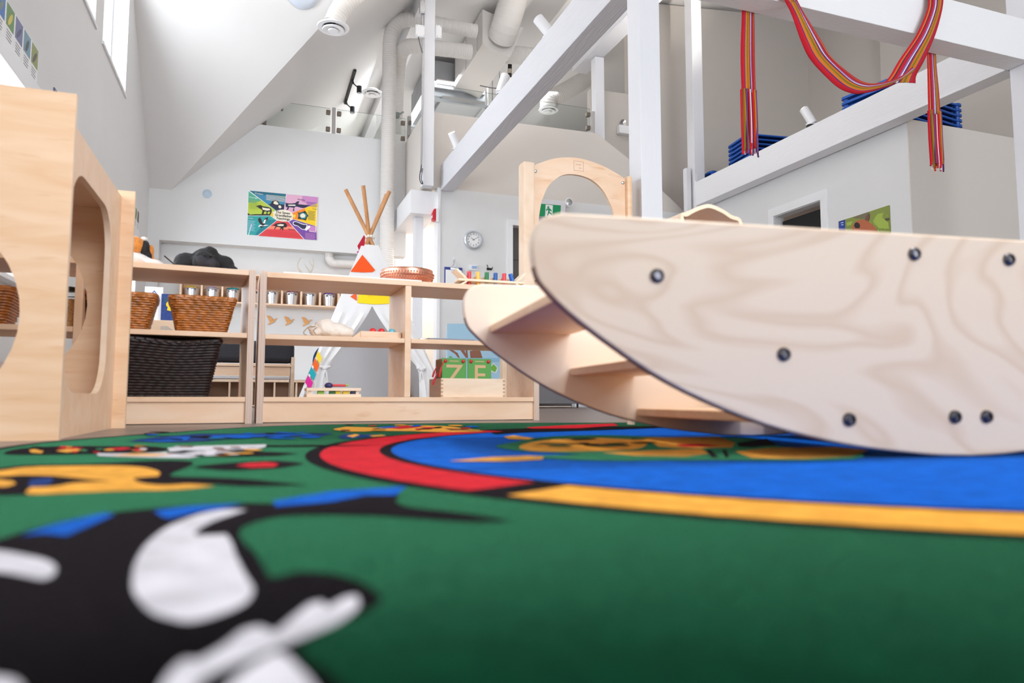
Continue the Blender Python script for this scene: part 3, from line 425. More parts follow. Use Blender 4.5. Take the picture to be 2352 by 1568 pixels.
POSTER=[('white',[(-0.15,2.792),(0.73,2.79),(0.726,2.199),(-0.152,2.2)]),
('teal',[(-0.14,2.789),(0.317,2.79),(0.296,2.571),(0.226,2.565),(0.197,2.554)]),
('blue2',[(-0.116,2.785),(0.027,2.785),(0.314,2.719),(0.304,2.645),(0.098,2.633),(0.01,2.689)]),
('tealD',[(-0.14,2.789),(0.317,2.79),(0.315,2.767),(-0.053,2.745)]),
('navy',[(0.098,2.632),(0.165,2.642),(0.299,2.647),(0.296,2.569),(0.201,2.56)]),
('black',[(0.127,2.636),(0.141,2.666),(0.164,2.692),(0.193,2.7),(0.222,2.684),(0.238,2.649),(0.268,2.626),(0.268,2.6),(0.244,2.585),(0.225,2.596),(0.219,2.629),(0.166,2.632),(0.137,2.629)]),
('cream',[(0.16,2.647),(0.169,2.674),(0.193,2.681),(0.218,2.663),(0.226,2.64),(0.195,2.635)]),
('cream',[(0.224,2.622),(0.248,2.632),(0.266,2.608),(0.249,2.588),(0.23,2.596)]),
('lime',[(-0.147,2.78),(0.192,2.556),(0.144,2.526),(0.131,2.489),(-0.147,2.463)]),
('green2',[(-0.147,2.78),(0.011,2.674),(-0.064,2.631),(-0.146,2.633)]),
('black',[(-0.148,2.494),(-0.121,2.473),(-0.051,2.485),(0.016,2.491),(0.121,2.503),(0.131,2.484),(-0.148,2.459)]),
('black',[(-0.05,2.593),(0.003,2.611),(0.032,2.598),(0.09,2.594),(0.128,2.582),(0.144,2.552),(0.135,2.499),(0.116,2.495),(0.125,2.535),(0.096,2.529),(0.092,2.495),(0.078,2.499),(0.082,2.531),(0.053,2.528),(0.044,2.496),(0.021,2.492),(0.029,2.536),(0.014,2.555),(-0.015,2.568),(-0.044,2.583)]),
('cream',[(0.023,2.582),(0.071,2.576),(0.119,2.576),(0.124,2.553),(0.081,2.544),(0.033,2.552)]),
('tealM',[(-0.147,2.453),(0.126,2.478),(0.207,2.425),(-0.019,2.208),(-0.149,2.205)]),
('teal',[(0.084,2.428),(0.207,2.425),(-0.019,2.208),(-0.057,2.207)]),
('black',[(-0.021,2.423),(0.003,2.449),(0.023,2.412),(0.033,2.372),(0.056,2.43),(0.103,2.463),(0.094,2.423),(0.066,2.39),(0.062,2.359),(0.072,2.349),(0.049,2.327),(0.021,2.309),(0.001,2.328),(0.02,2.345),(-0.01,2.383)]),
('white',[(0.038,2.372),(0.056,2.42),(0.08,2.427),(0.062,2.374)]),
('white',[(-0.018,2.326),(0.01,2.352),(0.039,2.341),(0.063,2.353),(0.115,2.355),(0.058,2.338),(0.011,2.334),(-0.008,2.319)]),
('white',[(-0.104,2.349),(-0.094,2.34),(-0.128,2.205),(-0.136,2.205)]),
('red',[(0.21,2.421),(0.351,2.42),(0.553,2.202),(-0.014,2.203)]),
('orangeR',[(0.135,2.344),(0.406,2.359),(0.437,2.323),(0.083,2.299)]),
('black',[(0.166,2.352),(0.196,2.38),(0.249,2.395),(0.303,2.405),(0.337,2.382),(0.336,2.351),(0.319,2.342),(0.299,2.343),(0.291,2.3),(0.278,2.297),(0.28,2.325),(0.247,2.297),(0.261,2.334),(0.212,2.34),(0.189,2.302),(0.179,2.307),(0.197,2.349)]),
('cream',[(0.211,2.366),(0.255,2.38),(0.298,2.381),(0.294,2.358),(0.236,2.353)]),
('pink',[(0.323,2.788),(0.727,2.787),(0.724,2.709),(0.402,2.545),(0.301,2.577)]),
('mauve',[(0.524,2.788),(0.727,2.787),(0.724,2.717),(0.632,2.671),(0.516,2.708)]),
('navy',[(0.31,2.672),(0.36,2.666),(0.433,2.679),(0.457,2.702),(0.487,2.71),(0.473,2.667),(0.627,2.666),(0.543,2.621),(0.454,2.633),(0.425,2.615),(0.426,2.568),(0.406,2.571),(0.415,2.614),(0.361,2.617),(0.347,2.581),(0.323,2.574),(0.341,2.612),(0.317,2.615)]),
('cream',[(0.345,2.649),(0.438,2.658),(0.439,2.64),(0.351,2.634)]),
('orange',[(0.402,2.542),(0.568,2.628),(0.602,2.452),(0.409,2.464)]),
('yellow',[(0.558,2.622),(0.724,2.704),(0.718,2.389),(0.603,2.416),(0.409,2.464),(0.522,2.456),(0.585,2.519)]),
('black',[(0.46,2.563),(0.485,2.552),(0.53,2.569),(0.564,2.586),(0.579,2.566),(0.6,2.531),(0.62,2.525),(0.596,2.51),(0.577,2.455),(0.562,2.459),(0.522,2.466),(0.492,2.469),(0.472,2.472),(0.481,2.51),(0.476,2.541)]),
('teal',[(0.486,2.537),(0.53,2.564),(0.58,2.55),(0.59,2.52),(0.571,2.481),(0.522,2.472),(0.492,2.495)]),
('cream',[(0.506,2.533),(0.54,2.552),(0.57,2.528),(0.561,2.496),(0.522,2.487),(0.501,2.506)]),
('violet',[(0.361,2.421),(0.414,2.457),(0.716,2.386),(0.72,2.202),(0.565,2.203)]),
('mauve',[(0.573,2.397),(0.716,2.383),(0.718,2.304),(0.625,2.307)]),
('white',[(0.41,2.409),(0.429,2.432),(0.464,2.43),(0.543,2.405),(0.593,2.407),(0.594,2.378),(0.57,2.334),(0.525,2.333),(0.475,2.368),(0.425,2.379)]),
('navy',[(0.417,2.407),(0.434,2.425),(0.464,2.422),(0.539,2.397),(0.586,2.398),(0.584,2.377),(0.565,2.341),(0.527,2.341),(0.48,2.374),(0.43,2.388)]),
('white',[(0.565,2.326),(0.603,2.384),(0.633,2.392),(0.634,2.371),(0.585,2.317)]),
('yellow',[(0.128,2.488),(0.144,2.526),(0.169,2.518),(0.179,2.477),(0.151,2.465)]),
('yellow',[(0.408,2.503),(0.437,2.532),(0.447,2.502),(0.428,2.468)]),
('white',[(0.705,2.641),(0.713,2.653),(0.71,2.325),(0.702,2.324)]),
('cream',[(0.162,2.507),(0.192,2.546),(0.25,2.57),(0.308,2.575),(0.367,2.562),(0.407,2.529),(0.415,2.493),(0.389,2.455),(0.341,2.424),(0.278,2.416),(0.214,2.429),(0.17,2.461)])]
BEAR=[('grass',[(5.712,1.964),(5.079,1.976),(5.082,1.632),(5.722,1.769)]),
('blueL',[(5.712,1.964),(5.628,1.964),(5.639,1.752),(5.722,1.769)]),
('olive',[(5.531,1.965),(5.333,1.971),(5.306,1.934),(5.394,1.915),(5.492,1.943)]),
('lime2',[(5.281,1.864),(5.222,1.921),(5.148,1.918),(5.169,1.876),(5.1,1.805),(5.094,1.742),(5.211,1.777)]),
('lime2',[(5.614,1.928),(5.533,1.925),(5.555,1.889),(5.606,1.893)]),
('barkD',[(5.151,1.856),(5.084,1.851),(5.085,1.825),(5.125,1.831)]),
('bearD',[(5.396,1.884),(5.359,1.931),(5.329,1.955),(5.314,1.936),(5.316,1.896),(5.338,1.87),(5.377,1.863)]),
('bearO',[(5.542,1.731),(5.541,1.853),(5.524,1.89),(5.483,1.913),(5.414,1.914),(5.357,1.889),(5.301,1.845),(5.248,1.785),(5.217,1.661)]),
('black',[(5.515,1.872),(5.504,1.897),(5.474,1.901),(5.445,1.879),(5.436,1.853),(5.447,1.831),(5.497,1.843)]),
('white',[(5.687,1.945),(5.65,1.943),(5.65,1.936),(5.687,1.939)]),
('white',[(5.682,1.923),(5.651,1.92),(5.652,1.913),(5.683,1.917)])]
EXIT=[('frame',[(3.426,2.692),(3.735,2.697),(3.75,2.664),(3.749,2.433),(3.378,2.418),(3.402,2.52)]),
('green',[(3.449,2.635),(3.729,2.64),(3.722,2.468),(3.406,2.465)]),
('white',[(3.512,2.631),(3.615,2.629),(3.606,2.468),(3.503,2.467)]),
('green',[(3.532,2.597),(3.548,2.614),(3.564,2.606),(3.561,2.588),(3.542,2.583)]),
('green',[(3.511,2.557),(3.535,2.58),(3.57,2.583),(3.601,2.553),(3.592,2.544),(3.57,2.558),(3.567,2.532),(3.598,2.52),(3.604,2.491),(3.592,2.493),(3.582,2.51),(3.557,2.517),(3.541,2.48),(3.529,2.484),(3.544,2.527),(3.548,2.56),(3.532,2.559),(3.522,2.543)])]
HUM=[('wood',[(0.335,1.203),(0.378,1.197),(0.407,1.153),(0.428,1.154),(0.449,1.173),(0.475,1.168),(0.449,1.158),(0.429,1.117),(0.394,1.101),(0.36,1.077),(0.355,1.089),(0.383,1.123),(0.354,1.151)])]
FOREST=[('sky',[(1.838,0.864),(2.454,0.887),(2.455,0.12),(1.844,0.119)]),
('bark',[(2.089,0.515),(2.083,0.584),(2.113,0.643),(2.173,0.65),(2.197,0.587),(2.222,0.518)]),
('bark',[(1.863,0.59),(1.922,0.557),(1.958,0.515),(1.976,0.515),(1.952,0.564),(1.887,0.602)]),
('bark',[(1.898,0.626),(1.981,0.593),(2.041,0.516),(2.056,0.517),(2.023,0.594),(1.957,0.639)]),
('bark',[(2.041,0.516),(2.035,0.618),(2.053,0.618),(2.065,0.517)]),
('bark',[(2.113,0.596),(2.185,0.639),(2.191,0.627),(2.125,0.579)]),
('leafW',[(2.047,0.641),(2.101,0.654),(2.149,0.626),(2.137,0.597),(2.065,0.584)]),
('leaf',[(2.059,0.635),(2.101,0.645),(2.134,0.622),(2.125,0.602),(2.071,0.595)]),
('leafW',[(2.301,0.426),(2.344,0.468),(2.393,0.416),(2.369,0.358),(2.307,0.38)]),
('leaf',[(2.31,0.427),(2.344,0.456),(2.381,0.416),(2.359,0.371),(2.317,0.392)]),
('sky2',[(1.841,0.51),(2.455,0.522),(2.455,0.487),(1.841,0.476)]),
('grassD',[(2.351,0.218),(2.455,0.231),(2.455,0.124),(2.351,0.123)]),
('leaf',[(1.852,0.516),(1.876,0.534),(1.899,0.514)])]
# ---------------------------------------------------------------- the setting
FL = -.008
struct(B().box((-1.5, -5.2, FL-.1), (8.6, 14.6, FL)).build('floor', FLOORM, smooth=0))
LW = [(1.55, .75, 4.86, 1.86), (6.3, .75, 8.74, 1.86), (-1.6, .75, .9, 1.86), (5.2, 3.12, 6.33, 4.85), (6.61, 3.12, 7.74, 4.2), (3.4, 3.12, 4.9, 4.2)]
# the left wall with its window openings, gable above
struct(B().prism([(-5.1, FL), (9.6, FL), (9.6, 2.72), (6.47, 5.69), (3.34, 2.72), (3.1, 2.47), (-5.1, 2.47)], 'yz', -1.3, -1.5,
     holes=[[(a, b), (c, b), (c, d), (a, d)] for a, b, c, d in LW]).build('wall_left', WALL, smooth=0))
for i, (a, b, c, d) in enumerate(LW):
    r = struct(B().prism([(a, b), (c, b), (c, d), (a, d)], 'yz', -1.44, -1.49, holes=[[(a+.05, b+.05), (c-.05, b+.05), (c-.05, d-.05), (a+.05, d-.05)]]).build('window_%d' % (i+1), WHITE, smooth=0))
    B().box((-1.462, a+.05, b+.05), (-1.468, c-.05, d-.05)).build('window_pane', PANE, r, smooth=0)
    if i in (0, 1, 2):
        B().box((-1.302, a-.1, d), (-1.278, c+.1, d+.118), .004).build('window_head_casing', WHITE, r)
        B().box((-1.302, a-.1, b-.1), (-1.284, a, d)).build('window_side_casing', WHITE, r); B().box((-1.302, c, b-.1), (-1.284, c+.1, d)).build('window_side_casing', WHITE, r)
        B().box((-1.44, a-.1, b-.03), (-1.24, c+.1, b), .006).build('window_sill', WHITE, r)
        for k in (1, 2): B().box((-1.435, a+(c-a)*k/3-.03, b+.05), (-1.485, a+(c-a)*k/3+.03, d-.05)).build('window_mullion', WHITE, r, smooth=0)
    else:
        B().box((-1.44, a-.02, b-.03), (-1.285, c+.02, b), .004).build('window_sill', WHITE, r)
        B().box((-1.445, a+.30, b+.05), (-1.48, a+.34, d-.05)).build('window_mullion', WHITE, r, smooth=0)
# back wall: fascia of the loft over a shallow niche
YB, YC = 9.6, 8.48
struct(B().prism([(-1.5, FL), (-1.166, FL), (-1.166, 2.062), (1.75, 2.062), (1.92, 2.062), (1.92, 3.69), (-.035, 3.69), (-1.055, 2.705), (-1.5, 2.705)], 'xz', YB, YB+.18).build('wall_back', WALL, smooth=0))
struct(B().box((-1.5, YB+.19, FL), (1.78, YB+.3, 2.3)).build('wall_niche', WALL, smooth=0))
struct(B().box((1.78, YC+.16, 2.5), (1.92, YB, 2.68)).box((1.9, YC+.15, 2.5), (2.05, YB+.18, 3.69)).build('wall_return', WALLC, smooth=0))
struct(B().prism([(1.92, 2.74), (1.92, 3.715), (4.33, 3.745), (4.80, 3.46), (5.765, 2.74)], 'xz', YC+.01, YC+.15).build('wall_loft_front', WALLC, smooth=0))
struct(B().prism([(2.11, FL), (3.085, FL), (3.085, 2.34), (3.95, 2.34), (3.95, FL), (5.77, FL), (5.77, 2.735), (2.11, 2.735)], 'xz', YC-.02, YC+.13).build('wall_clock_side', WALL, smooth=0))
struct(B().box((2.085, YC-.035, FL), (2.125, YC+.14, 2.735), .003).build('trim_1', WHITE))
struct(B().box((3.01, YC-.04, FL), (3.085, YC-.0205, 2.34)).box((3.95, YC-.04, FL), (4.025, YC-.0205, 2.34)).box((3.01, YC-.04, 2.3405), (4.025, YC-.0205, 2.41)).build('trim_2', WHITE, smooth=0))
d = struct(B().box((3.09, YC+.06, 0), (3.945, YC+.1, 2.33)).build('door_1', mat('dark_grey_door', (84, 78, 76), .4), smooth=0))
B().box((3.1, YC+.055, 1.9), (3.94, YC+.061, 1.91)).build('door_rail_groove', mat('door_groove', (50, 46, 45)), d, smooth=0)
struct(B().box((1.75, YC, 2.39), (2.1, YB+.02, 2.685), .004).build('trim_3', WHITE))
struct(B().box((-.5, YB+.2, 3.5), (8.6, 14.5, 3.68)).box((2.0, YC+.2, 3.5), (4.4, YB+.2, 3.68)).build('floor_loft', WALLC, smooth=0))
struct(B().box((1.0, 12.2, FL), (5.8, 12.35, 3.5)).build('wall_nook', WALLC, smooth=0))
struct(B().box((2.25, 12.17, FL), (2.42, 12.21, 2.55)).box((2.62, 12.17, FL), (3.2, 12.21, 2.55)).build('door_3', mat('grey_brown_door', (176, 168, 160), .5), smooth=0))
struct(B().box((-1.5, 14.45, 3.4), (8.6, 14.6, 6.6)).build('wall_loft_end', WALL, smooth=0))
struct(B().prism([(4.43, 2.7), (8.4, 2.7), (8.4, 6.35), (5.05, 6.0), (5.05, 4.56), (4.43, 4.55)], 'xz', 8.85, 8.97).build('wall_back_right', WALLD, smooth=0))
struct(B().box((8.4, -5.1, FL), (8.55, 14.5, 6.5)).build('wall_right', WALLD, smooth=0))
struct(B().box((8.28, 7.0, 2.75), (8.4, 7.34, 6.3)).build('trim_4', WALLD, smooth=0))
# right: low rooms with a flat storage deck on top
struct(B().prism([(4.8505, FL), (8.48, FL), (8.48, 2.752), (4.8505, 2.752)], 'yz', 5.77, 5.9, holes=[[(5.95, .001), (6.69, .001), (6.69, 2.255), (5.95, 2.255)]]).build('wall_low_right', WALL, smooth=0))
struct(B().box((5.77, 4.84, FL), (8.4, 4.85, 2.752)).box((5.901, 4.851, FL), (8.4, 4.97, 2.752)).build('wall_low_front', WALLC, smooth=0))
struct(B().box((5.9, 4.97, 2.6), (8.4, 8.84, 2.75)).build('ceiling_low_rooms', WALLD, smooth=0))
tr = struct(B().box((5.748, 5.86, FL), (5.7695, 5.95, 2.2615)).box((5.748, 6.69, FL), (5.7695, 6.78, 2.2615)).box((5.748, 5.86, 2.262), (5.7695, 6.78, 2.362)).build('trim_5', WHITE, smooth=0))
struct(B().box((5.86, 6.0, 0), (5.895, 6.66, 2.2)).build('doorway_shade', mat('doorway_shade_black', (14, 13, 13), .7), smooth=0))  # black sheet filling the doorway, stands in for the unlit room
# sloping ceilings
def plate(name, pts, t=.1): 
    b = B(); top = [(x, y, z+t) for x, y, z in pts]; n = len(pts)
    b.poly(pts).poly(top[::-1])
    for i in range(n): j = (i+1) % n; b.poly([pts[i], pts[j], top[j], top[i]])
    return struct(b.build(name, CEIL, smooth=0))
def zm(x): return 2.705+.966*(x+1.055)
RX = 2.02; RZ = zm(RX)
plate('ceiling', [(-1.055, 9.6, 2.705), (RX, 6.47, RZ), (RX, 14.5, RZ), (-1.055, 14.5, 2.705)])
plate('ceiling_dormer', [(-1.5, 9.6, 2.705), (-1.055, 9.6, 2.705), (RX, 6.47, RZ), (-1.5, 6.47, RZ)])
plate('ceiling_dormer', [(-1.5, 3.34, 2.705), (-1.5, 6.47, RZ), (RX, 6.47, RZ), (-1.055, 3.34, 2.705)])
plate('ceiling', [(-1.5, -5.1, zm(-1.5)), (-1.5, 3.34, zm(-1.5)), (-1.055, 3.34, 2.705), (RX, 6.47, RZ), (RX, -5.1, RZ)])
plate('ceiling', [(RX, -5.1, RZ), (RX, 14.5, RZ), (8.5, 14.5, RZ+.75), (8.5, -5.1, RZ+.75)])
struct(B().box((RX-.09, 6.6, RZ-.34), (RX+.09, 14.5, RZ-.02)).build('trim_6', WHITE, smooth=0))
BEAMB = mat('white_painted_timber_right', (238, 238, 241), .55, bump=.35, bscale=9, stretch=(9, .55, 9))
# timber frame
def beam(name, a, b, m, label):
    return tag(B().box(a, b, .008).build(name, m, origin=((a[0]+b[0])/2, (a[1]+b[1])/2, a[2])), label, 'beam')
def post(name, x, y, wx, z0, z1, label):
    return tag(B().box((x, y, z0), (x+wx, y+wx, z1), .008).build(name, POST, origin=(x+wx/2, y+wx/2, z0)), label, 'post')
beam('timber_beam', (2.125, 3.74, 2.70), (2.287, 8.45, 3.03), BEAM, 'long white timber beam running from the big post to the wall with the clock')
beam('timber_beam', (2.275, 3.585, 2.705), (5.585, 3.76, 3.04), BEAMX, 'white timber cross beam with the striped woven sash hanging on it')
beam('timber_beam', (5.57, 3.77, 2.71), (5.745, 8.0, 3.04), BEAMB, 'white timber beam above the right wall, below the blue cots')
pa = thing('timber_post', 'thick white timber post with bolted steel plate behind the rocking boat', 'post', (2.1975, 3.6625, FL))
B().box((2.125, 3.59, FL), (2.27, 3.735, 5.6), .007).build('shaft', POST, pa)
pl = B().prism([(2.127, 2.62), (2.205, 2.62), (2.205, 2.70), (2.205, 3.1), (2.127, 3.1)][:0] or [(2.127, 2.55), (2.2, 2.62), (2.2, 3.1), (2.127, 3.1)], 'xz', 3.575, 3.592).build('steel_plate', WHITE, pa, smooth=0)
for z in (2.71, 2.95): B().lathe([(.014, 0), (.014, .01), (.008, .014)], (2.16, 3.576, z), 6, axis='y').build('bolt', WHITE, pl)
post('timber_post', 5.59, 3.6, .15, FL, 6.05, 'white timber post at the end of the beam that carries the sash')
p3 = thing('timber_post', 'white timber post at the far end of the beam under the cots', 'post', (5.65, 8.02, FL))
B().box((5.57, 8.0, FL), (5.735, 8.165, 6.1), .007).build('shaft', POST, p3)
s = B().box((5.555, 7.99, 2.55), (5.6, 8.0, 3.15)).build('steel_strap', WHITE, p3, smooth=0)
for k in range(4): B().lathe([(.012, 0), (.012, .008), (.006, .012)], (5.578, 7.991, 2.6+.15*k), 6, axis='y').build('bolt', WHITE, s)
B().box((5.46, 8.04, FL), (5.54, 8.12, 3.25), .012).build('side_strut', POST, p3)
post('timber_post', 1.86, 8.30, .138, 2.7, 5.62, 'slim white post standing on the far end of the long beam')
post('timber_post', 1.845, 8.66, .11, FL, 2.39, 'slim white post under the boxed bulkhead, left of the clock wall')
post('timber_post', 4.42, 8.68, .14, 3.685, 4.955, 'short white post on the loft edge right of the glass railing')
beam('timber_purlin', (4.32, 4.5, 4.96), (4.56, 9.25, 5.2), BEAM, 'white roof purlin high behind the long timber beam')
struct(B().prism([(-1.5, FL), (8.6, FL), (8.6, 6.5), (-1.5, 6.5)], 'xz', -5.1, -5, holes=[[(.65, 1.35), (5.75, 1.35), (5.75, 4.05), (.65, 4.05)]]).build('wall_front', WALL, smooth=0))
wf = struct(B().prism([(.65, 1.35), (5.75, 1.35), (5.75, 4.05), (.65, 4.05)], 'xz', -5.08, -5.04, holes=[[(.72, 1.42), (5.68, 1.42), (5.68, 3.98), (.72, 3.98)]]).build('window_7', WHITE, smooth=0))  # unseen window added to carry the frontal fill light
B().box((.72, -5.065, 1.42), (5.68, -5.06, 3.98)).build('window_pane', PANE, wf, smooth=0)
la = thing('fill_lamp_body', 'added lamp body around the unseen fill light over the rug', 'lamp', (1.15, .98, 2.11))  # body added out of view around the boat's fill light
B().box((.55, .84, 2.11), (1.75, 1.12, 2.16), .01).build('housing', WHITE, la)
for x in (.7, 1.6): B().tube([(x, .98, 2.16), (x, .98, zm(min(x, RX))-(0 if x < RX else -.12*(x-RX)))], .006, 6).build('suspension_rod', METAL, la)
# baseboards
struct(B().box((-1.16, YB+.175, FL), (1.75, YB+.19, .1)).build('baseboard_niche', WHITE, smooth=0))
struct(B().box((2.13, YC-.035, FL), (3.01, YC-.02, .1)).box((4.03, YC-.035, FL), (5.76, YC-.02, .1)).build('baseboard_back', WHITE, smooth=0))

# ---------------------------------------------------------------- the rug
rug = thing('area_rug', 'large green classroom rug printed with animals around a blue, red and yellow circle', 'rug', (1.06, 1.1, FL))
edge = [(-.47, .9), (-.46, 1.25), (-.445, 1.5), (-.42, 1.72), (-.33, 1.93), (-.2, 2.16), (-.08, 2.36), (.06, 2.52), (.2, 2.6), (.36, 2.63), (.65, 2.6), (.97, 2.54), (1.28, 2.45), (1.8, 2.36), (2.2, 2.27), (2.4, 2.1), (2.56, 1.8), (2.6, 1.2), (2.5, .2), (2.36, -.25), (2.1, -.45), (.3, -.5), (-.2, -.3), (-.42, .2)]
edge = [tuple(p[:2]) for p in spline([(*p, 0) for p in edge], 4)]
B().prism(edge, 'xy', FL, -.0012).build('pile', RUG['green'], rug, smooth=0)
cx, cy = 1.06, 1.1
b = B(); keys = list(RUG); K = {k: i for i, k in enumerate(keys)}
def ringpart(r0, r1, a0, a1, z, k, n=48):
    A = [math.radians(a0+(a1-a0)*i/n) for i in range(n+1)]
    for p, q in zip(A, A[1:]): b.poly([(cx+r*math.cos(t), cy+r*math.sin(t), z) for r, t in ((r0, p), (r1, p), (r1, q), (r0, q))], K[k])
# border binding along the rug edge
ctr = Vector((1.06, 1.1))
for p, q in zip(edge, edge[1:]+edge[:1]):
    P, Q = Vector(p), Vector(q); pi, qi = P+(ctr-P).normalized()*.022, Q+(ctr-Q).normalized()*.022
    b.poly([(*P, -.001), (*Q, -.001), (*qi, -.001), (*pi, -.001)], K['black'])
b.poly([(x, y, -.001) for x, y in circ(cx, cy, .868, n=72)], K['blue'])
ringpart(.845, .985, 0, 360, -.0008, 'black', 96)
ringpart(.865, .962, 118, 206.5, -.0006, 'red'); ringpart(.865, .962, 209.5, 300, -.0006, 'orange'); ringpart(.865, .962, 303, 390, -.0006, 'white')
for i, (k, pts) in enumerate(PRINT): b.poly([(x, y, -.0005+.00002*i) for x, y in soft(pts)], K[k])
b.build('printed_motif', [RUG[k] for k in keys], rug, smooth=0)
# ---------------------------------------------------------------- rocking boat (steps when turned over)
rb = thing('rocking_boat', 'birch plywood rocking boat with curved sides standing on the rug', 'rocking boat', (1.035, .797, 0), -math.atan2(.129, .992))
S0 = .0155
half = [(0, .0), (-.06, .002), (-.107, .006), (-.183, .0145), (-.257, .027), (-.356, .051), (-.452, .086), (-.537, .128), (-.633, .192), (-.682, .234), (-.699, .258), (-.7055, .294), (-.7015, .319), (-.688, .338), (-.663, .347)]
prof = half + [(-x, z) for x, z in half[::-1][:-1]]
hs = [(p.x, p.y) for p in spline([(x, z, 0) for x, z in half], 3)]; prof = [(x+S0, z) for x, z in hs+[(-x, z) for x, z in hs[::-1][:-1]]]
for y0, y1, m in ((0, .02, BIRCH_DIM), (.62, .64, BIRCHI)):
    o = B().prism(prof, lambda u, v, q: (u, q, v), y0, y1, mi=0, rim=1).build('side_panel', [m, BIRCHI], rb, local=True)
    o.data.materials.append(PLY_SHADE)
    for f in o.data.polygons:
        if f.material_index == 1 and f.normal.z < -.2: f.material_index = 2  # downward rim faces darkened: shade and dark plies put into the colour
    bv = o.modifiers.new('edge', 'BEVEL'); bv.width = .004; bv.segments = 2; bv.limit_method = 'ANGLE'; bv.angle_limit = math.radians(50)
for sx in (-1, 1):
    for a, c, z in ((-.645, -.455, .236), (-.46, -.30, .141), (-.298, -.03, .05)):
        xs = sorted((S0+sx*a, S0+sx*c))
        B().box((xs[0], .0205, z), (xs[1], .6195, z+.018), .004).build('tread', MAPLEH, rb, local=True)
for x in (-.0895+S0, .0895+S0):
    B().tube([(x, .0205, .313), (x, .6195, .313)], .013, 14).build('crossbar', BENTW, rb, local=True)
for x, z in ((-.506, .263), (-.308, .154), (-.202, .058), (-.074, .314), (.105, .313), (-.014, .061), (.045, .061), (.537, .263), (.339, .154), (.233, .058)):
    B().lathe([(.0105, 0), (.0105, .002), (.009, .0055), (.0062, .007), (.0055, .004)], (x, 0, z), 20, axis='y').build('bolt', DMETAL, rb, local=True)

# ---------------------------------------------------------------- play cube on the left
pc = thing('play_cube', 'maple plywood play cube with cut-out openings beside the rug', 'play cube', (-.8, 2.35, FL))
B().prism([(-1.17, FL), (-.431, FL), (-.431, .835), (-1.17, .835)], 'xz', 1.941, 1.959, holes=[circ(-.785, .285, .262)], rim=1).build('front_panel', [MAPLEH, BENTW], pc)
B().prism([(-1.17, FL), (-.405, FL), (-.405, .80), (-1.17, .80)], 'xz', 2.675, 2.695, holes=[circ(-.80, .40, .268)], rim=1).build('back_panel', [MAPLEH, BENTW], pc)
for x0, x1 in ((-.462, -.445), (-1.155, -1.138)):
    B().prism([(1.9595, FL), (2.6745, FL), (2.6745, .778), (1.9595, .778)], 'yz', x0, x1, holes=[rrect(2.0, .105, 2.53, .68, .13, 8)], rim=1).build('side_panel', [MAPLE, BENTW], pc)
B().box((-1.137, 1.96, FL), (-.463, 2.674, .012), .002).build('floor_panel', MAPLE, pc)
B().box((-1.137, 1.96, .735), (-.463, 2.674, .753), .002).build('top_panel', MAPLE, pc)
tag(B().box((-1.1, 2.05, .013), (-.66, 2.6, .20), .05, seg=4).build('floor_cushion', mat('grey_pink_fabric', (196, 180, 174), .95, bump=.2, bscale=200), origin=(-.88, 2.3, .013)), 'grey cushion lying inside the play cube', 'cushion')

# ---------------------------------------------------------------- open shelves
def shelf(name, label, loc, rz, dv=.603):
    t = thing(name, label, 'shelf', loc, rz); W, D = 1.24, .36; L = dict(parent=t, local=True)
    sp = [(0, 0), (D, 0), (D, .62)] + [(D-.03+.03*math.cos(a), .595+.03*math.sin(a)) for a in (.3, .8, 1.3)] + [(.03-.03*math.cos(a), .595+.03*math.sin(a)) for a in (1.3, .8, .3)]
    sp = [(0, 0), (D, 0)] + [(D-.03+.03*math.cos(a), .596+.03*math.sin(a)) for a in (0, .5, 1, 1.57)] + [(.03-.03*math.cos(a), .596+.03*math.sin(a)) for a in (1.57, 1, .5, 0)]
    for x in (0, W-.025): B().prism(sp, 'yz', x, x+.025, rim=1).build('side_panel', [MAPLE, PLYX], **L)
    B().box((.0255, .004, .596), (W-.0255, D-.004, .618), .002).build('top_board', MAPLE, **L)
    B().box((.0255, .004, .086), (W-.0255, D-.004, .106), .002).build('bottom_board', MAPLE, **L)
    B().box((.0255, .014, 0.004), (W-.0255, .032, .0855)).build('kick_board', MAPLE, smooth=0, **L)
    B().box((dv, .006, .1065), (dv+.027, D-.006, .5955), .0015).build('divider', [MAPLE], **L)
    for a, b in ((.0255, dv-.0005), (dv+.0275, W-.0255)): B().box((a, .005, .342), (b, D-.005, .362), .002).build('middle_board', MAPLE, **L)
    return t
SR = shelf('open_shelf', 'low maple shelf unit holding the copper bowl and the alphabet box', (.009, 3.03, FL), math.radians(1.4))
rzL = math.radians(5.5)
SL = shelf('open_shelf', 'low maple shelf unit holding the wicker baskets and plush toys', (-.008-1.24*math.cos(rzL), 3.015-1.24*math.sin(rzL), FL), rzL, .615)
def onR(x, y, z):   # point on the right shelf unit, in its own axes, to the world
    c, s = math.cos(SR.rotation_euler.z), math.sin(SR.rotation_euler.z); return Vector((.009+x*c-y*s, 3.03+x*s+y*c, FL+z))
def onL(x, y, z):
    c, s = math.cos(rzL), math.sin(rzL); return Vector((SL.location.x+x*c-y*s, SL.location.y+x*s+y*c, FL+z))
T1, T2, T3 = .106, .362, .618      # board tops above the shelf base

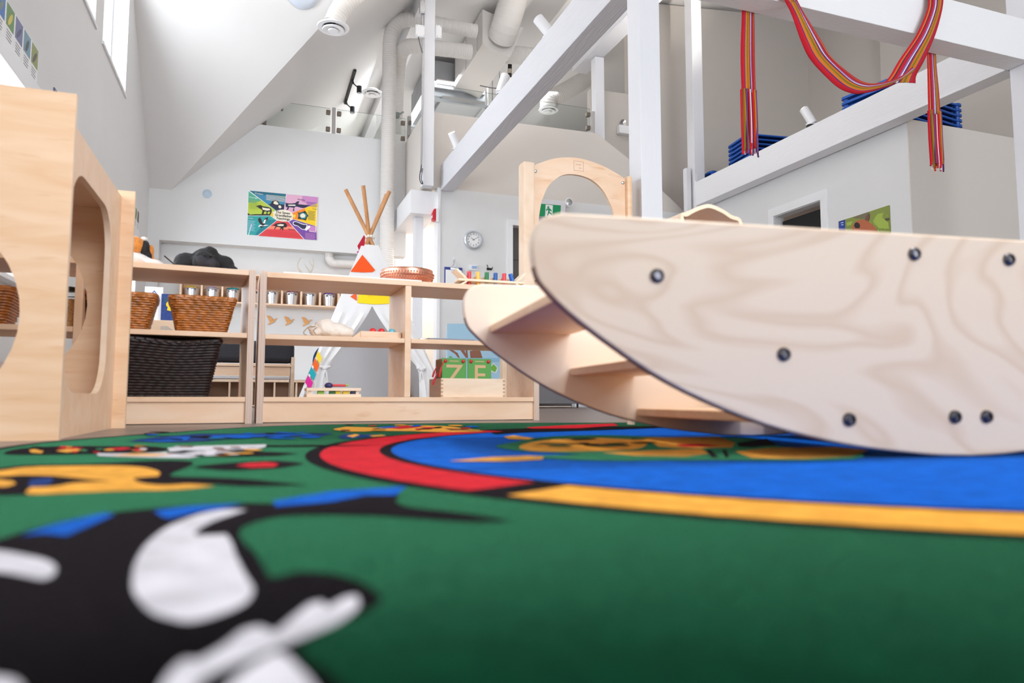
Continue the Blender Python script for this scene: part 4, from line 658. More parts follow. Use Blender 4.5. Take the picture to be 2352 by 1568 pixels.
def basket(name, label, loc, rz, tw, td, bw, bd, h, m, rows, droop=0, group=None):
    t = thing(name, label, 'basket', loc, rz, group)
    def rect(w, d, r=.03, n=5): return rrect(-w/2, -d/2, w/2, d/2, r, n)
    def ring(f, amp, ph, z):
        w, d = bw+(tw-bw)*f, bd+(td-bd)*f; base = rect(w, d); n = 3; pts = []; N = len(base)
        peri = []
        for i in range(N):
            a, b2 = Vector(base[i]), Vector(base[(i+1) % N]); k = max(1, int((b2-a).length/.0085))
            peri += [a+(b2-a)*j/k for j in range(k)]
        out = []
        for i, p in enumerate(peri):
            q = p.normalized(); dz = -droop*f*math.exp(-((p.x-.04)/.12)**2) if p.y < 0 else 0
            out.append((p.x+q.x*amp*(1 if ((i//2)+ph) % 2 else -1), p.y+q.y*amp*(1 if ((i//2)+ph) % 2 else -1), z+dz*1))
        return out
    b = B(); rr = h/rows*.5
    for k in range(rows):
        f = (k+.5)/rows; b.tube(ring(f, .0014 if m is WICKD else .0022, k, h*f), rr*1.0, 6, closed=True)
    b.build('woven_body', m, t, local=True)
    B().tube(ring(1.03, .003, 0, h+.004), .0075, 6, closed=True).tube(ring(1.0, .003, 1, h-.004), .006, 6, closed=True).build('rim', m, t, local=True)
    B().tube(ring(.0, .002, 0, .005), .005, 6, closed=True).build('foot_rim', m, t, local=True)
    li = B(); q0 = [li.bm.verts.new((x*.96, y*.96, .006)) for x, y in rect(bw, bd)]; q1 = [li.bm.verts.new((x*.965, y*.965, h*.97-droop*(math.exp(-((x-.04)/.12)**2) if y < 0 else 0))) for x, y in rect(tw, td)]
    for i in range(len(q0)): j = (i+1) % len(q0); li.bm.faces.new((q0[i], q0[j], q1[j], q1[i]))
    li.bm.faces.new(q0); li.build('inner_wall', m, t, local=True)
    return t
basket('wicker_basket', 'honey wicker basket on the middle board, beside the shelf end panel', onL(1.05, .19, T2+.0), rzL, .238, .29, .178, .22, .135, WICK, 15)
basket('wicker_basket', 'honey wicker basket on the middle board, half hidden by the play cube', onL(.76, .19, T2), rzL, .238, .29, .178, .22, .135, WICK, 15)
basket('wicker_basket', 'honey wicker basket seen through the round hole of the play cube', onL(.30, .17, T2), rzL, .238, .27, .178, .20, .13, WICK, 13)
basket('dark_basket', 'large dark brown woven basket on the bottom board', onL(.925, .185, T1), rzL, .385, .32, .305, .26, .222, WICKD, 20, droop=.014)

# seed tube beside the divider
st = thing('seed_tube', 'clear tube of seeds with a black lid on the left shelf', 'jar', onL(.589, .10, T2))
p = st.location
B().lathe([(.019, 0), (.0195, .135)], (p.x, p.y, p.z+.003), 20).build('tube', PANE, st)
B().lathe([(.0175, .001), (.0175, .108)], (p.x, p.y, p.z+.003), 16).build('seeds', mat('mixed_seeds', (196, 150, 96), .8, var=.6, scale=260), st)
B().lathe([(.021, 0), (.021, .014), (.017, .018)], (p.x, p.y, p.z+.139), 20).build('lid', BLACK, st)
B().tube([(p.x-.03, p.y, p.z+.12), (p.x+.03, p.y, p.z+.12)], .002, 6).build('perch', BLACK, st)
wb = onL(.56, .16, T1)
tag(B().lathe([(.02, 0), (.05, .012), (.064, .045), (.060, .045), (.045, .018), (.0, .012)], (wb.x, wb.y, wb.z), 28, capt=False).build('wooden_bowl', wood('bowl_wood', (190, 130, 80), (160, 100, 58), (3, 3, 9)), origin=wb), 'small brown wooden bowl on the bottom board, seen through the cube', 'bowl')
rk = onL(.835, .24, T1)
# plush toys on the left shelf top
g0 = onL(1.06, .16, T3)
gor = thing('plush_gorilla', 'black plush gorilla slumped on the shelf top', 'plush toy', g0, rzL)
FURB = mat('black_fur', (24, 23, 26), .62, bump=.6, bscale=240, spec=.5); FURM = mat('black_plush_muzzle', (54, 52, 57), .7, bump=.25, bscale=260, spec=.3)
b = B()
for c, r in (((.0, .03, .06), (.062, .055, .052)), ((-.075, .01, .042), (.05, .04, .04)), ((-.098, -.01, .018), (.032, .03, .018)), ((.065, .02, .045), (.045, .04, .04)), ((.098, 0, .02), (.026, .03, .02)), ((-.012, -.03, .045), (.046, .038, .042)), ((.012, .01, .092), (.03, .028, .024)), ((-.03, -.055, .03), (.028, .022, .026)), ((.022, -.055, .026), (.03, .022, .024))):
    b.ball(c, r, 3)
remesh(b.build('body', FURB, gor, local=True), .006, 4, .006, .012)
b = B()
for c, r in (((-.022, -.062, .036), (.026, .02, .026)), ((.014, -.063, .03), (.026, .02, .022))): b.ball(c, r, 3)
remesh(b.build('muzzle', FURM, gor, local=True), .005, 5, .003, .01)
for x in (-.012, .012): B().ball((x+.0, -.064, .062), .0045, 2).build('eye', mat('glossy_eye', (12, 12, 14), .1), gor, local=True)
k0 = onL(.835, .14, T3)
cat = thing('plush_cat', 'calico plush cat in orange, black and white lying at the cube corner', 'plush toy', k0, rzL)
FW_ = mat('white_fur', (240, 236, 232), .95, bump=.5, bscale=220, sheen=.3); FO = mat('orange_fur', (224, 142, 62), .95, var=.2, scale=60, bump=.5, bscale=220, sheen=.3); FP = mat('peach_plush', (226, 200, 184), .9)
b = B()
for c, r in (((-.05, 0, .03), (.075, .05, .03)), ((.02, -.02, .018), (.045, .03, .018)), ((.055, -.02, .008), (.03, .02, .008)), ((-.04, .03, .06), (.05, .04, .04))): b.ball(c, r, 3)
remesh(b.build('body', FW_, cat, local=True), .006, 3, .006, .012)
b = B(); b.ball((-.038, -.008, .088), (.036, .034, .036), 3).ball((-.05, .0, .115), (.012, .01, .014), 2); remesh(b.build('head', FO, cat, local=True), .005, 3, .005, .01)
b = B(); b.ball((-.004, -.004, .078), (.019, .03, .036), 3).ball((.008, 0, .045), (.017, .026, .03), 3); remesh(b.build('black_patch', FURB, cat, local=True), .005, 3, .004, .01)
b = B(); b.ball((-.008, -.004, .114), (.014, .022, .012), 3); remesh(b.build('white_blaze', FW_, cat, local=True), .004, 3, .003, .01)
b = B(); b.ball((.018, .006, .066), (.012, .022, .034), 3).ball((.03, .01, .03), (.022, .02, .012), 2); remesh(b.build('orange_ear', FO, cat, local=True), .005, 3, .004, .01)
B().ball((-.03, -.052, .012), (.034, .012, .012), 3).build('paw_pad', FP, cat, local=True)
h0 = onL(.955, .2, T3)
tc = thing('toy_chair', 'tiny dark brown toy chair leaning beside the plush gorilla', 'toy', h0, rzL)
DK = mat('dark_toy_wood', (48, 28, 30), .4)
B().box((-.012, -.012, .03), (.022, .016, .035)).build('seat', DK, tc, local=True, smooth=0)
for x in (-.01, .02):
    for y in (-.01, .014): B().tube([(x, y, 0), (x, y, .031)], .0022, 6).build('leg', DK, tc, local=True)
B().tube([(.018, -.01, .034), (.03, -.01, .068)], .0025, 6).tube([(.018, .014, .034), (.03, .014, .068)], .0025, 6).tube([(.03, -.012, .066), (.03, .016, .066)], .003, 6).tube([(.024, -.012, .05), (.024, .016, .05)], .002, 6).build('backrest', DK, tc, local=True)
B().tube([(-.012, -.005, .03), (-.055, -.005, .066)], .0026, 6).build('rocker_arm', DK, tc, local=True)
# right shelf contents
c0 = onR(.645, .16, T3+.002)
cb = thing('copper_bowl', 'hammered copper bowl on the shelf top', 'bowl', c0)
b = B(); prof = [(.075, 0), (.098, .008), (.117, .03), (.121, .048), (.117, .066), (.111, .067), (.113, .048), (.108, .03), (.09, .013), (.02, .008)]
b.lathe(prof, (0, 0, 0), 72, capt=True)
for v in b.bm.verts:
    r = math.hypot(v.co.x, v.co.y)
    if r > .09 and .004 < v.co.z < .062: 
        a = math.atan2(v.co.y, v.co.x); v.co *= 1
b.build('shell', COPPER, cb, local=True, smooth=60)
b = B()
for row, (z, r) in enumerate(((.016, .1085), (.027, .1165), (.038, .1205), (.05, .1215))):
    for k in range(56): a = 2*PI*(k+.5*(row % 2))/56; b.ball((r*math.cos(a)*.995, r*math.sin(a)*.995, z), (.0052, .0052, .0047), 1)
b.build('hammer_dimples', COPPER, cb, local=True)['kind'] = 'stuff'
B().tube([(.116*math.cos(2*PI*k/48), .116*math.sin(2*PI*k/48), .067) for k in range(48)], .0028, 8, closed=True).build('rim', COPPER, cb, local=True)
q = onR(.38, .17, T3+.001)
tag(B().box((q.x-.29, q.y-.15, q.z), (q.x+.30, q.y+.15, q.z+.0075), .003, rz=math.radians(1.4)).build('tray_mat', mat('white_placemat', (246, 240, 236), .6), origin=q), 'thin white mat lying on the shelf top under the copper bowl', 'mat')
# pounding bench with pegs
p0 = onR(1.045, .15, T3)
pb = thing('pounding_bench', 'wooden pounding bench with coloured pegs on the shelf top', 'toy', p0, math.radians(-1))
B().box((-.165, -.045, .034), (.165, .045, .046), .003).build('bench_board', PALE, pb, local=True)
for sx in (-1, 1): B().prism([(.118*sx, .034), (.13*sx, .034), (.185*sx, .004), (.18*sx, .0), (.165*sx, 0)], 'xz', -.045, .045).prism([(.12*sx, .046), (.133*sx, .046), (.178*sx, .088), (.166*sx, .09)], 'xz', -.045, .045).build('leg', PALE, pb, local=True)
for i, (n, c) in enumerate((('red', (216, 60, 72)), ('yellow', (246, 196, 90)), ('green', (24, 120, 64)), ('blue', (20, 84, 160)), ('red', (216, 60, 72)), ('blue', (20, 96, 190)))):
    x = -.105+.044*i; lean = .012 if i == 5 else 0
    o = B().tube([(x+lean, -.012, .002), (x-lean, -.012, .086)], .0105, 18).build('peg', COL_PEG.setdefault(n+str(i), mat('peg_'+n, c, .35)), pb, local=True); o['label'] = n+' peg'
    B().box((x-.016, .008, .0465), (x+.012, .03, .066), .002, rz=.5).build('peg_block', BENTW, pb, local=True)
# middle boards
q = onR(.285, .14, T2)
po = thing('cloth_pouch', 'cream cotton drawstring pouch on the middle board', 'pouch', q)
PO = mat('cream_cotton', (244, 236, 226), .95, bump=.4, bscale=60)
b = B()
for c, r in (((.03, 0, .036), (.066, .05, .036)), ((.075, -.01, .028), (.045, .045, .028)), ((-.01, 0, .052), (.046, .04, .036)), ((-.045, 0, .03), (.03, .03, .022))): b.ball(c, r, 3)
remesh(b.build('bag', PO, po, local=True), .006, 6, .012, .035)
B().tube(spline([(-.05, -.02, .05), (-.08, -.03, .045), (-.1, -.03, .02), (-.085, -.035, .008)], 5), .0022, 6).tube(spline([(-.045, -.03, .045), (-.06, -.045, .03), (-.05, -.05, .012)], 5), .0022, 6).build('drawstring', mat('jute_string', (176, 150, 124), .9), po, local=True)
b = B(); b.ball((-.062, 0, .044), (.02, .02, .016), 2); remesh(b.build('gathered_neck', PO, po, local=True), .005, 2, .008, .01)
q = onR(.05, .2, T2)
tag(B().box((q.x, q.y, q.z), (q.x+.19, q.y+.03, q.z+.018), .003).build('wooden_ruler_block', mat('red_brown_wood', (206, 142, 108), .5), origin=q), 'flat reddish wooden block at the back of the middle board', 'block')
q = onR(.5, .11, T2)
tw = thing('wooden_tray', 'small pale wooden tray of coloured balls on the middle board', 'tray', q, math.radians(1.4))
WGR = wood('zebra_pine', (240, 214, 188), (222, 184, 152), (1, 3, 22), 3, 1.5)
for a, c in (((-.08, -.045, 0), (.1, -.035, .032)), ((-.08, .05, 0), (.1, .06, .032)), ((-.08, -.0345, 0), (-.07, .0495, .032)), ((.09, -.0345, 0), (.1, .0495, .032)), ((-.0695, -.0345, 0), (.0895, .0495, .006))):
    B().box(a, c, .002).build('tray_side' if c[2] > .01 else 'tray_base', WGR, tw, local=True)
B().prism([(-.08, 0), (-.115, .002), (-.08, .030)], 'xz', -.04, .05).build('ramp', WGR, tw, local=True)
for i, (dx, col, lab) in enumerate(((-.02, (228, 50, 56), 'red ball in the wooden tray, beside the pouch'), (.018, (226, 44, 52), 'second red ball in the wooden tray, in the middle'), (.065, (110, 196, 214), 'light blue ball in the wooden tray, by the divider'))):
    c = q+Vector((dx, -.005, .034)); o = tag(B().ball(c, .0165, 3).build('ball', mat('ball_%d' % i, col, .35), origin=c), lab, 'ball')
q = onR(.80, .17, T2)
cp = thing('clipboard', 'dark clipboard lying flat on the middle board', 'clipboard', q, math.radians(4))
B().box((-.1, -.13, 0), (.14, .14, .004), .001).build('board', mat('dark_board', (78, 56, 60), .5), cp, local=True)
B().box((-.085, -.125, .0045), (.135, .135, .0095), .001).build('papers', mat('grey_paper', (150, 156, 172), .6), cp, local=True)
B().box((-.1, -.03, .005), (-.07, .03, .016), .004).build('clip', METAL, cp, local=True)
# bottom board: toy crate, alphabet box
q = onR(.305, .075, T1)
cr = thing('toy_crate', 'low slatted wooden crate of small coloured toys on the bottom board', 'crate', q, math.radians(1.4))
for z in (0, .026):
    for a, c in (((-.11, -.05, z), (.115, -.042, z+.0125)), ((-.11, .05, z), (.115, .058, z+.0125)), ((-.11, -.0415, z), (-.102, .0495, z+.0125)), ((.107, -.0415, z), (.115, .0495, z+.0125))): B().box(a, c, .001).build('slat', PALE, cr, local=True)
for x in (-.1015, .0945):
    for y in (-.041, .04): B().box((x, y, .0005), (x+.012, y+.009, .038)).build('corner_post', PALE, cr, local=True, smooth=0)
B().box((-.1015, -.0415, .0), (.1065, .0495, .003)).build('base', PALE, cr, local=True, smooth=0)
tm = [((62, 56, 110), 'dark blue toy lump'), ((222, 60, 70), 'red toy stick'), ((150, 200, 60), 'lime green toy block'), ((250, 214, 40), 'yellow toy block'), ((40, 120, 60), 'green toy block'), ((40, 50, 90), 'navy toy block')]
for i, (dx, dy, z, kind, col) in enumerate(((-.015, 0, .045, 'b', 0), (.03, -.01, .046, 's', 1), (.055, .01, .047, 'k', 2), (.055, -.022, .003, 'k', 3), (-.0, -.022, .003, 'k', 4), (.088, -.022, .003, 'k', 5), (.02, -.022, .003, 'k', 3), (-.05, -.022, .003, 'k', 2))):
    c = q+Vector((dx, dy, z)); b = B()
    if kind == 'b': b.ball((0, 0, .004), (.018, .016, .013), 3)
    elif kind == 's': b.tube([(-.03, 0, .004), (.025, .004, .004)], .0055, 10)
    else: b.box((-.014, -.012, 0), (.014, .012, .03 if z < .01 else .008), .003)
    where = ('on top of the slatted crate', 'lying across the slatted crate', 'on top of the slatted crate', 'inside the slatted crate near its open end', 'in the middle of the slatted crate', 'in the corner of the slatted crate', 'inside the slatted crate beside the green one', 'inside the slatted crate near the tent flap')[i]
    o = tag(b.build('toy_block', TOYM.setdefault(col, mat('toy_%d' % col, tm[col][0], .4)), origin=(0, 0, 0)), tm[col][1]+' '+where, 'toy'); o.location = c
q = onR(.93, .10, T1)
ab = thing('alphabet_box', 'pale wooden box with finger joints holding the letter boards', 'box', q, math.radians(1.4))
BXS = wood('box_side', (202, 166, 132), (190, 150, 116), (4, 1, 8), 3)
B().box((-.155+.0, -.07, 0), (.15, -.06, .085), .0015).build('front', PALE, ab, local=True)
B().box((-.155, .13, 0), (.15, .14, .085), .0015).build('back', PALE, ab, local=True)
for x in (-.155, .141): B().box((x, -.0595, 0), (x+.009, .1295, .085), .001).build('side', BXS, ab, local=True)
B().box((-.145, -.0595, 0), (.14, .1295, .006)).build('base', PALE, ab, local=True, smooth=0)
for k in range(5):
    for x in (-.1555, .1405): B().box((x, -.0706, .002+.017*k), (x+.01, -.0598, .0105+.017*k)).build('finger_joint', BXS, ab, local=True, smooth=0)
BRD = mat('brown_card_board', (176, 134, 98), .6); LG = mat('letter_board_green', (86, 160, 70), .5); RUT = mat('routed_wood', (214, 178, 132), .6); RP = mat('red_pin', (210, 44, 54), .3)
for i, (x, ch) in enumerate(((-.085, 'Z'), (.036, 'E'))):
    c = q+Vector((x, -.045, .007)); t = thing('letter_board', 'green board with the routed letter %s in the alphabet box' % ch, 'board', c, math.radians(1.4))
    B().box((-.058, 0, 0), (.058, .008, .17), .004, mi=0).build('board', LG, t, local=True)
    text_mesh('letter', ch, .13, RUT, t, t.matrix_basis @ Matrix.Translation((0, -.0008, .09)) @ Matrix.Rotation(PI/2, 4, 'X'), .001)
    B().box((-.022, -.0008, .155), (.022, 0, .159)).build('slot', RUT, t, local=True, smooth=0)
    for sx in (-.042, .042): B().ball((sx, -.002, .157), (.0085, .005, .0085), 2).build('pin', RP, t, local=True)
for k in range(5):
    c = q+Vector((-.085, -.03+.022*k, .007)); o = tag(B().box((-.06, 0, 0), (.05, .009, .168), .003).build('letter_board', BRD), ('front', 'second', 'third', 'fourth', 'rearmost')[k]+' plain brown board in the row behind the letter Z', 'board', None); o.location = c
rt = thing('red_tassel', 'red ribbon ties hanging from the boards over the alphabet box', 'ribbon', q+Vector((-.16, -.06, .09)))
for dx, z0, z1, y in ((.02, .07, -.0, -.005), (-.0, .02, -.035, .03), (.005, .05, .0, .06)): B().tube(spline([(dx, y, z0), (dx-.014, y-.006, (z0+z1)/2), (dx-.022, y-.008, z1)], 4), [.003]*4+[.005]*4+[.003], 6).build('ribbon_end', RP, rt, local=True)
# ---------------------------------------------------------------- wooden arch, bentwood chair
ar = thing('play_arch', 'maple play arch with two posts and a rounded cut-out behind the shelf', 'arch', (1.72, 3.62, FL))
for x0, x1, z in ((1.372, 1.442, 1.415), (2.025, 2.062, 1.402)):
    B().box((x0, 3.58, FL), (x1, 3.67 if x0 < 1.5 else 3.72, z), .012).build('post', [BENTW, MAPLEH][x0 > 1.5], ar)
out = [(1.443, .75)] + [(1.443, 1.395)] + [tuple(p[:2]) for p in spline([(1.46, 1.412, 0), (1.58, 1.46, 0), (1.715, 1.478, 0), (1.86, 1.455, 0), (1.98, 1.41, 0), (2.024, 1.385, 0)], 5)] + [(2.024, .75)]
hole = [(1.49, .80)] + [(1.703+.212*math.cos(math.radians(a)), 1.150+.226*math.sin(math.radians(a))) for a in range(180, -1, -9)] + [(1.915, .80)]
hole = [(1.49, .80), (1.472, 1.1)] + [tuple(p[:2]) for p in spline([(1.486, 1.19, 0), (1.53, 1.29, 0), (1.61, 1.36, 0), (1.70, 1.378, 0), (1.80, 1.36, 0), (1.88, 1.30, 0), (1.94, 1.20, 0)], 6)] + [(1.955, 1.1), (1.94, .8)]
ap = B().prism(out, 'xz', 3.605, 3.623, holes=[hole], rim=1).build('arch_panel', [MAPLE, BENTW], ar)
B().prism([(1.69, 1.402), (1.753, 1.402), (1.753, 1.459), (1.69, 1.459)], 'xz', 3.6035, 3.6046, holes=[[(1.6915, 1.4035), (1.7515, 1.4035), (1.7515, 1.4575), (1.6915, 1.4575)]]).build('burned_mark', mat('burned_mark', (206, 164, 140), .6), ap, smooth=0)
for i, (x, z, l) in enumerate(((1.703, 1.437, .034), (1.722, 1.418, .018))): B().box((x, 3.6035, z), (x+l, 3.6046, z+.003)).build('burned_line', mat('burned_line', (212, 172, 148), .6), ap, smooth=0)
B().lathe([(.009, 0), (.009, .004), (.005, .006)], (2.008, 3.604, 1.362), 12, axis='y').build('bolt', METAL, ar); B().lathe([(.009, 0), (.009, .004), (.005, .006)], (1.452, 3.604, 1.37), 12, axis='y').build('bolt', METAL, ar)
B().box((1.443, 3.63, .7), (2.024, 3.66, .76), .004).build('lower_rail', BENTW, ar)
ch = thing('bentwood_chair', 'bentwood chair whose curved back shows over the rocking boat', 'chair', (1.35, 1.95, FL))
bk = [(1.26, 1.9, .3), (1.255, 1.9, .5)] + [(x, 1.9, z) for x, z in ((1.24, .655), (1.262, .674), (1.30, .695), (1.345, .709), (1.39, .70), (1.43, .682), (1.475, .655))] + [(1.46, 1.9, .5), (1.455, 1.9, .3)]
b = B(); pts = spline(bk, 4); V = []
for p, nx in zip(pts, pts[1:]+[pts[-1]]):
    V.append(p)
nn = []
for i, p in enumerate(V):
    t = (V[min(i+1, len(V)-1)]-V[max(i-1, 0)]).normalized(); nn.append(Vector((-t.z, 0, t.x)))
B().prism([(p.x, p.z) for p in V]+[((p-q*.012).x, (p-q*.012).z) for p, q in zip(V[::-1], nn[::-1])], 'xz', 1.86, 2.06).build('curved_back', BENTW, ch)
B().box((1.2, 1.86, .3), (1.51, 2.14, .318), .008).build('seat', BENTW, ch)
for x in (1.22, 1.49):
    for y in (1.88, 2.12): B().tube([(x, y, .302), (x+(x-1.35)*.1, y+(y-2.0)*.1, .003)], .013, 10).build('leg', BENTW, ch)

# ---------------------------------------------------------------- tent of white canvas
TX, TY = .755, 5.0
tp = thing('play_tent', 'white canvas play tipi with coloured patches and wooden poles behind the shelf', 'tent', (TX, TY+.1, FL))
ap_ = Vector((.752, TY, 1.262)); hw = .50; D2 = .95
cor = [Vector((TX-hw-.01, TY-.32, FL)), Vector((TX+hw-.01, TY-.32, FL)), Vector((TX+hw-.06, TY+.58, FL)), Vector((TX-hw+.04, TY+.58, FL))]
AP = Vector((.752, TY+.1, 1.262))
tips = [Vector((.881, TY+.03, 1.599)), Vector((.566, TY+.02, 1.576)), Vector((.687, TY, 1.612)), Vector((.865, TY+.05, 1.578))]
for c, q in zip(cor, tips): B().tube([c, AP+(q-AP).normalized()*.012, q], .0145, 12).build('pole', POLE, tp)
CO = Vector((.752, TY+.1, 0)); ocor = [c+(Vector((c.x, c.y, 0))-CO).normalized()*.03+Vector((0, -.012 if i < 2 else .012, 0)) for i, c in enumerate(cor)]; AP2 = AP+Vector((0, 0, .09))
def tpt(i, f): return ocor[i].lerp(AP2, f)
TOP = .885
def panel(i, j, m, name, wob=0):
    b = B(); n = 14; g = []
    for a in range(n+1):
        f = TOP*a/n; l, r = tpt(i, f), tpt(j, f); row = []
        for k in range(n+1):
            p = l.lerp(r, k/n); p = p+Vector((0, .02*math.sin(PI*k/n)*(1-f) if name != 'front_flap' else 0, 0)); row.append(b.bm.verts.new(p))
        g.append(row)
    for a in range(n):
        for k in range(n): b.bm.faces.new((g[a][k], g[a][k+1], g[a+1][k+1], g[a+1][k]))
    return b.build(name, m, tp)
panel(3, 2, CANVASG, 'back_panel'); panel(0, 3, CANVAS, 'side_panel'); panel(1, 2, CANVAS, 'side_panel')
# the front: closed above, two flaps tied back below
def fp(u, f, dy=-.004): l, r = tpt(0, f), tpt(1, f); return l.lerp(r, u)+Vector((0, dy, 0))
FO_ = .545                                                # height of the opening's peak
b = B(); n = 10; g = [[b.bm.verts.new(fp(k/n, FO_+(TOP-FO_)*a/n)) for k in range(n+1)] for a in range(n+1)]
for a in range(n):
    for k in range(n): b.bm.faces.new((g[a][k], g[a][k+1], g[a+1][k+1], g[a+1][k]))
b.build('front_panel', CANVAS, tp)
for sx in (0, 1):
    b = B(); n = 16; g = []
    for a in range(n+1):
        f = FO_*(1-a/n); e = .02 if f < .22 else 0
        tie = .22
        inner = .5*((f-tie)/(FO_-tie))**1.15 + .13*(1-((f-tie)/(FO_-tie))) if f > tie else .13+.10*(tie-f)/tie
        row = []
        for k in range(9):
            u = inner*k/8; fold = .012*math.sin(k*2.4+a*.2)*(1 if f < FO_*.9 else .3)
            row.append(b.bm.verts.new(fp(u if sx == 0 else 1-u, f, -.006+fold)))
        g.append(row)
    for a in range(n):
        for k in range(8): b.bm.faces.new((g[a][k], g[a][k+1], g[a+1][k+1], g[a+1][k]))
    b.build('door_flap', CANVAS, tp)
    u0 = .13 if sx == 0 else .87
    b = B(); c = fp(u0-.02*(1-2*sx), .22, -.02); b.ball(c, (.02, .014, .014), 2).ball(c+Vector((-.02, 0, .008)), (.018, .008, .009), 2).ball(c+Vector((.02, 0, .008)), (.018, .008, .009), 2)
    b.tube(spline([c, c+Vector((.012, -.01, -.07)), c+Vector((.03, 0, -.17))], 5), .006, 6).tube(spline([c, c+Vector((-.012, -.01, -.06)), c+Vector((-.008, 0, -.14))], 5), .006, 6)
    b.build('tie', CANVAS, tp)
def xz_on(x, z, dy=-.012):                                # a point of the front face above (x, z)
    f = (z-FL)/(AP2.z-FL); y = tpt(0, f).y; return Vector((x, y+dy, z))
def patch(name, pts, col, dy=-.010): 
    o = B().poly([xz_on(x, z, dy) for x, z in pts]).poly([xz_on(x, z, dy+.003) for x, z in pts][::-1]).build(name, mat('tent_'+name+'_%d' % len(bpy.data.materials), col, .8), tp); return o
patch('orange_patch', [(.606, .978), (.692, 1.112), (.779, 1.0), (.76, .985), (.69, .978)], (250, 88, 20))
patch('yellow_window', [(.648, .75), (.655, .80), (.668, .838), (.66, .87), (.88, .87), (.882, .80), (.868, .755), (.76, .745)], (252, 222, 20))
o = patch('yellow_fold', [(.72, .80), (.80, .835), (.89, .855), (.88, .88), (.75, .86), (.73, .83)], (244, 208, 10), -.016)
patch('orange_patch', [(.60, .795), (.645, .825), (.645, .765)], (240, 100, 50)); patch('lime_patch', [(.884, .765), (.884, .825), (.93, .80)], (176, 226, 110)); patch('crimson_patch', [(.655, .84), (.675, .84), (.66, .81)], (200, 20, 60))
fg = B(); f0 = Vector((.705, TY+.06, 1.255))
def flagpoly(pts, col, nm): B().poly([Vector((x, TY+.04, z)) for x, z in pts]).poly([Vector((x, TY+.043, z)) for x, z in pts][::-1]).build(nm, mat('flag_%s' % nm, col, .8), tp)
flagpoly([(.714, 1.25), (.705, 1.262), (.66, 1.18), (.672, 1.15), (.70, 1.155), (.712, 1.20)], (186, 16, 50), 'red_flag'); flagpoly([(.69, 1.16), (.672, 1.12), (.655, 1.135)], (196, 20, 130), 'magenta_flag')
# coloured bands on the side panel's hem
for k, (c, f0_, f1) in enumerate((((255, 222, 60), .305, .275), ((250, 110, 40), .268, .236), ((24, 176, 190), .225, .195), ((236, 40, 160), .185, .15))):
    n = 6; b = B()
    L0 = [tpt(0, f0_).lerp(tpt(3, f0_), j/n*.5) + Vector((-.006, -.006-.0*j, 0)) for j in range(n+1)]; L1 = [tpt(0, f1).lerp(tpt(3, f1), j/n*.5) + Vector((-.006, -.006, 0)) for j in range(n+1)]
    for j in range(n): b.poly([L0[j], L0[j+1], L1[j+1], L1[j]])
    F0 = [fp(.055*j/3, f0_-.012*j, -.026) for j in range(4)]; F1 = [fp(.055*j/3, f1-.012*j, -.026) for j in range(4)]
    for j in range(3): b.poly([F0[j], F0[j+1], F1[j+1], F1[j]])
    b.build('ribbon_band', mat('band_%d' % k, c, .8), tp)
b = B()
for k in range(10): a = 2*PI*k/10; b.ball(AP+Vector((.03*math.cos(a), .03*math.sin(a), .004*math.sin(3*a)-.0)), (.012, .012, .012), 2)
b.build('lashing', PO, tp)
b = B(); n = 16
for k in range(n):
    a0, a1 = PI*k/n*.9+.1, PI*(k+1)/n*.9+.1
# blue chair back behind the tent
nb = thing('blue_chair', 'dark blue rounded chair back behind the left edge of the tent', 'chair', (.63, 6.1, FL))
NB = mat('navy_plastic', (14, 66, 130), .4)
B().prism([(.63+.17*math.cos(a), .42+.16*math.sin(a)) for a in [PI*k/14 for k in range(15)]]+[(.46, .26), (.8, .26)], 'xz', 6.25, 6.27).build('backrest', NB, nb)
B().box((.47, 5.95, .26), (.79, 6.2495, .28), .01).build('seat', NB, nb)
for x in (.49, .77):
    for y in (5.98, 6.22): B().tube([(x, y, FL+.001), (x, y, .26)], .01, 8).build('leg', METAL, nb)

# ---------------------------------------------------------------- bench with bolster, cubbies, pails
bn = thing('reading_bench', 'wooden bench with a charcoal bolster cushion in front of the niche', 'bench', (-.3, 7.35, FL))
B().box((-.95, 7.22, .405), (.33, 7.6, .43), .004).build('seat_board', MAPLE, bn); B().box((-.95, 7.24, .315), (.32, 7.26, .40)).build('front_rail', MAPLE, bn, smooth=0)
for x in (-.98, .328): B().box((x, 7.2, FL+.001), (x+.032, 7.62, .50), .004).build('end_post', BENTW, bn)
b = B(); b.bm.verts.ensure_lookup_table(); b.box((-.95, 7.21, .445), (.357, 7.47, .655), .055, seg=4).build('bolster', CHAR, bn)
B().box((-.95, 7.26, .29), (.32, 7.6, .31)).build('white_shelf', WHITE, bn, smooth=0)
lc = thing('low_cubby', 'long low cubby unit with white top under the hummingbirds', 'shelf', (-.1, 9.55, FL))
B().box((-1.1, 9.4, .335), (.78, 9.76, .36), .003).build('top_board', WHITE, lc); B().box((-1.1, 9.41, .0), (.78, 9.76, .02)).build('bottom_board', MAPLE, lc, smooth=0)
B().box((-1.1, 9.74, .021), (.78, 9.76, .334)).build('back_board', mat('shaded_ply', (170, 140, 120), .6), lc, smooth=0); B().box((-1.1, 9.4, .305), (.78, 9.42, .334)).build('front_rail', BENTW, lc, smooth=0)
for k in range(8): B().box((-1.1+.265*k, 9.41, .021), (-1.08+.265*k, 9.739, .304)).build('divider', BENTW, lc, smooth=0)
cu = thing('wall_cubby', 'wall-mounted row of cubbies holding steel pails', 'shelf', (.1, 9.79, 1.28))
DV = [-.895+.2385*k for k in range(10)]
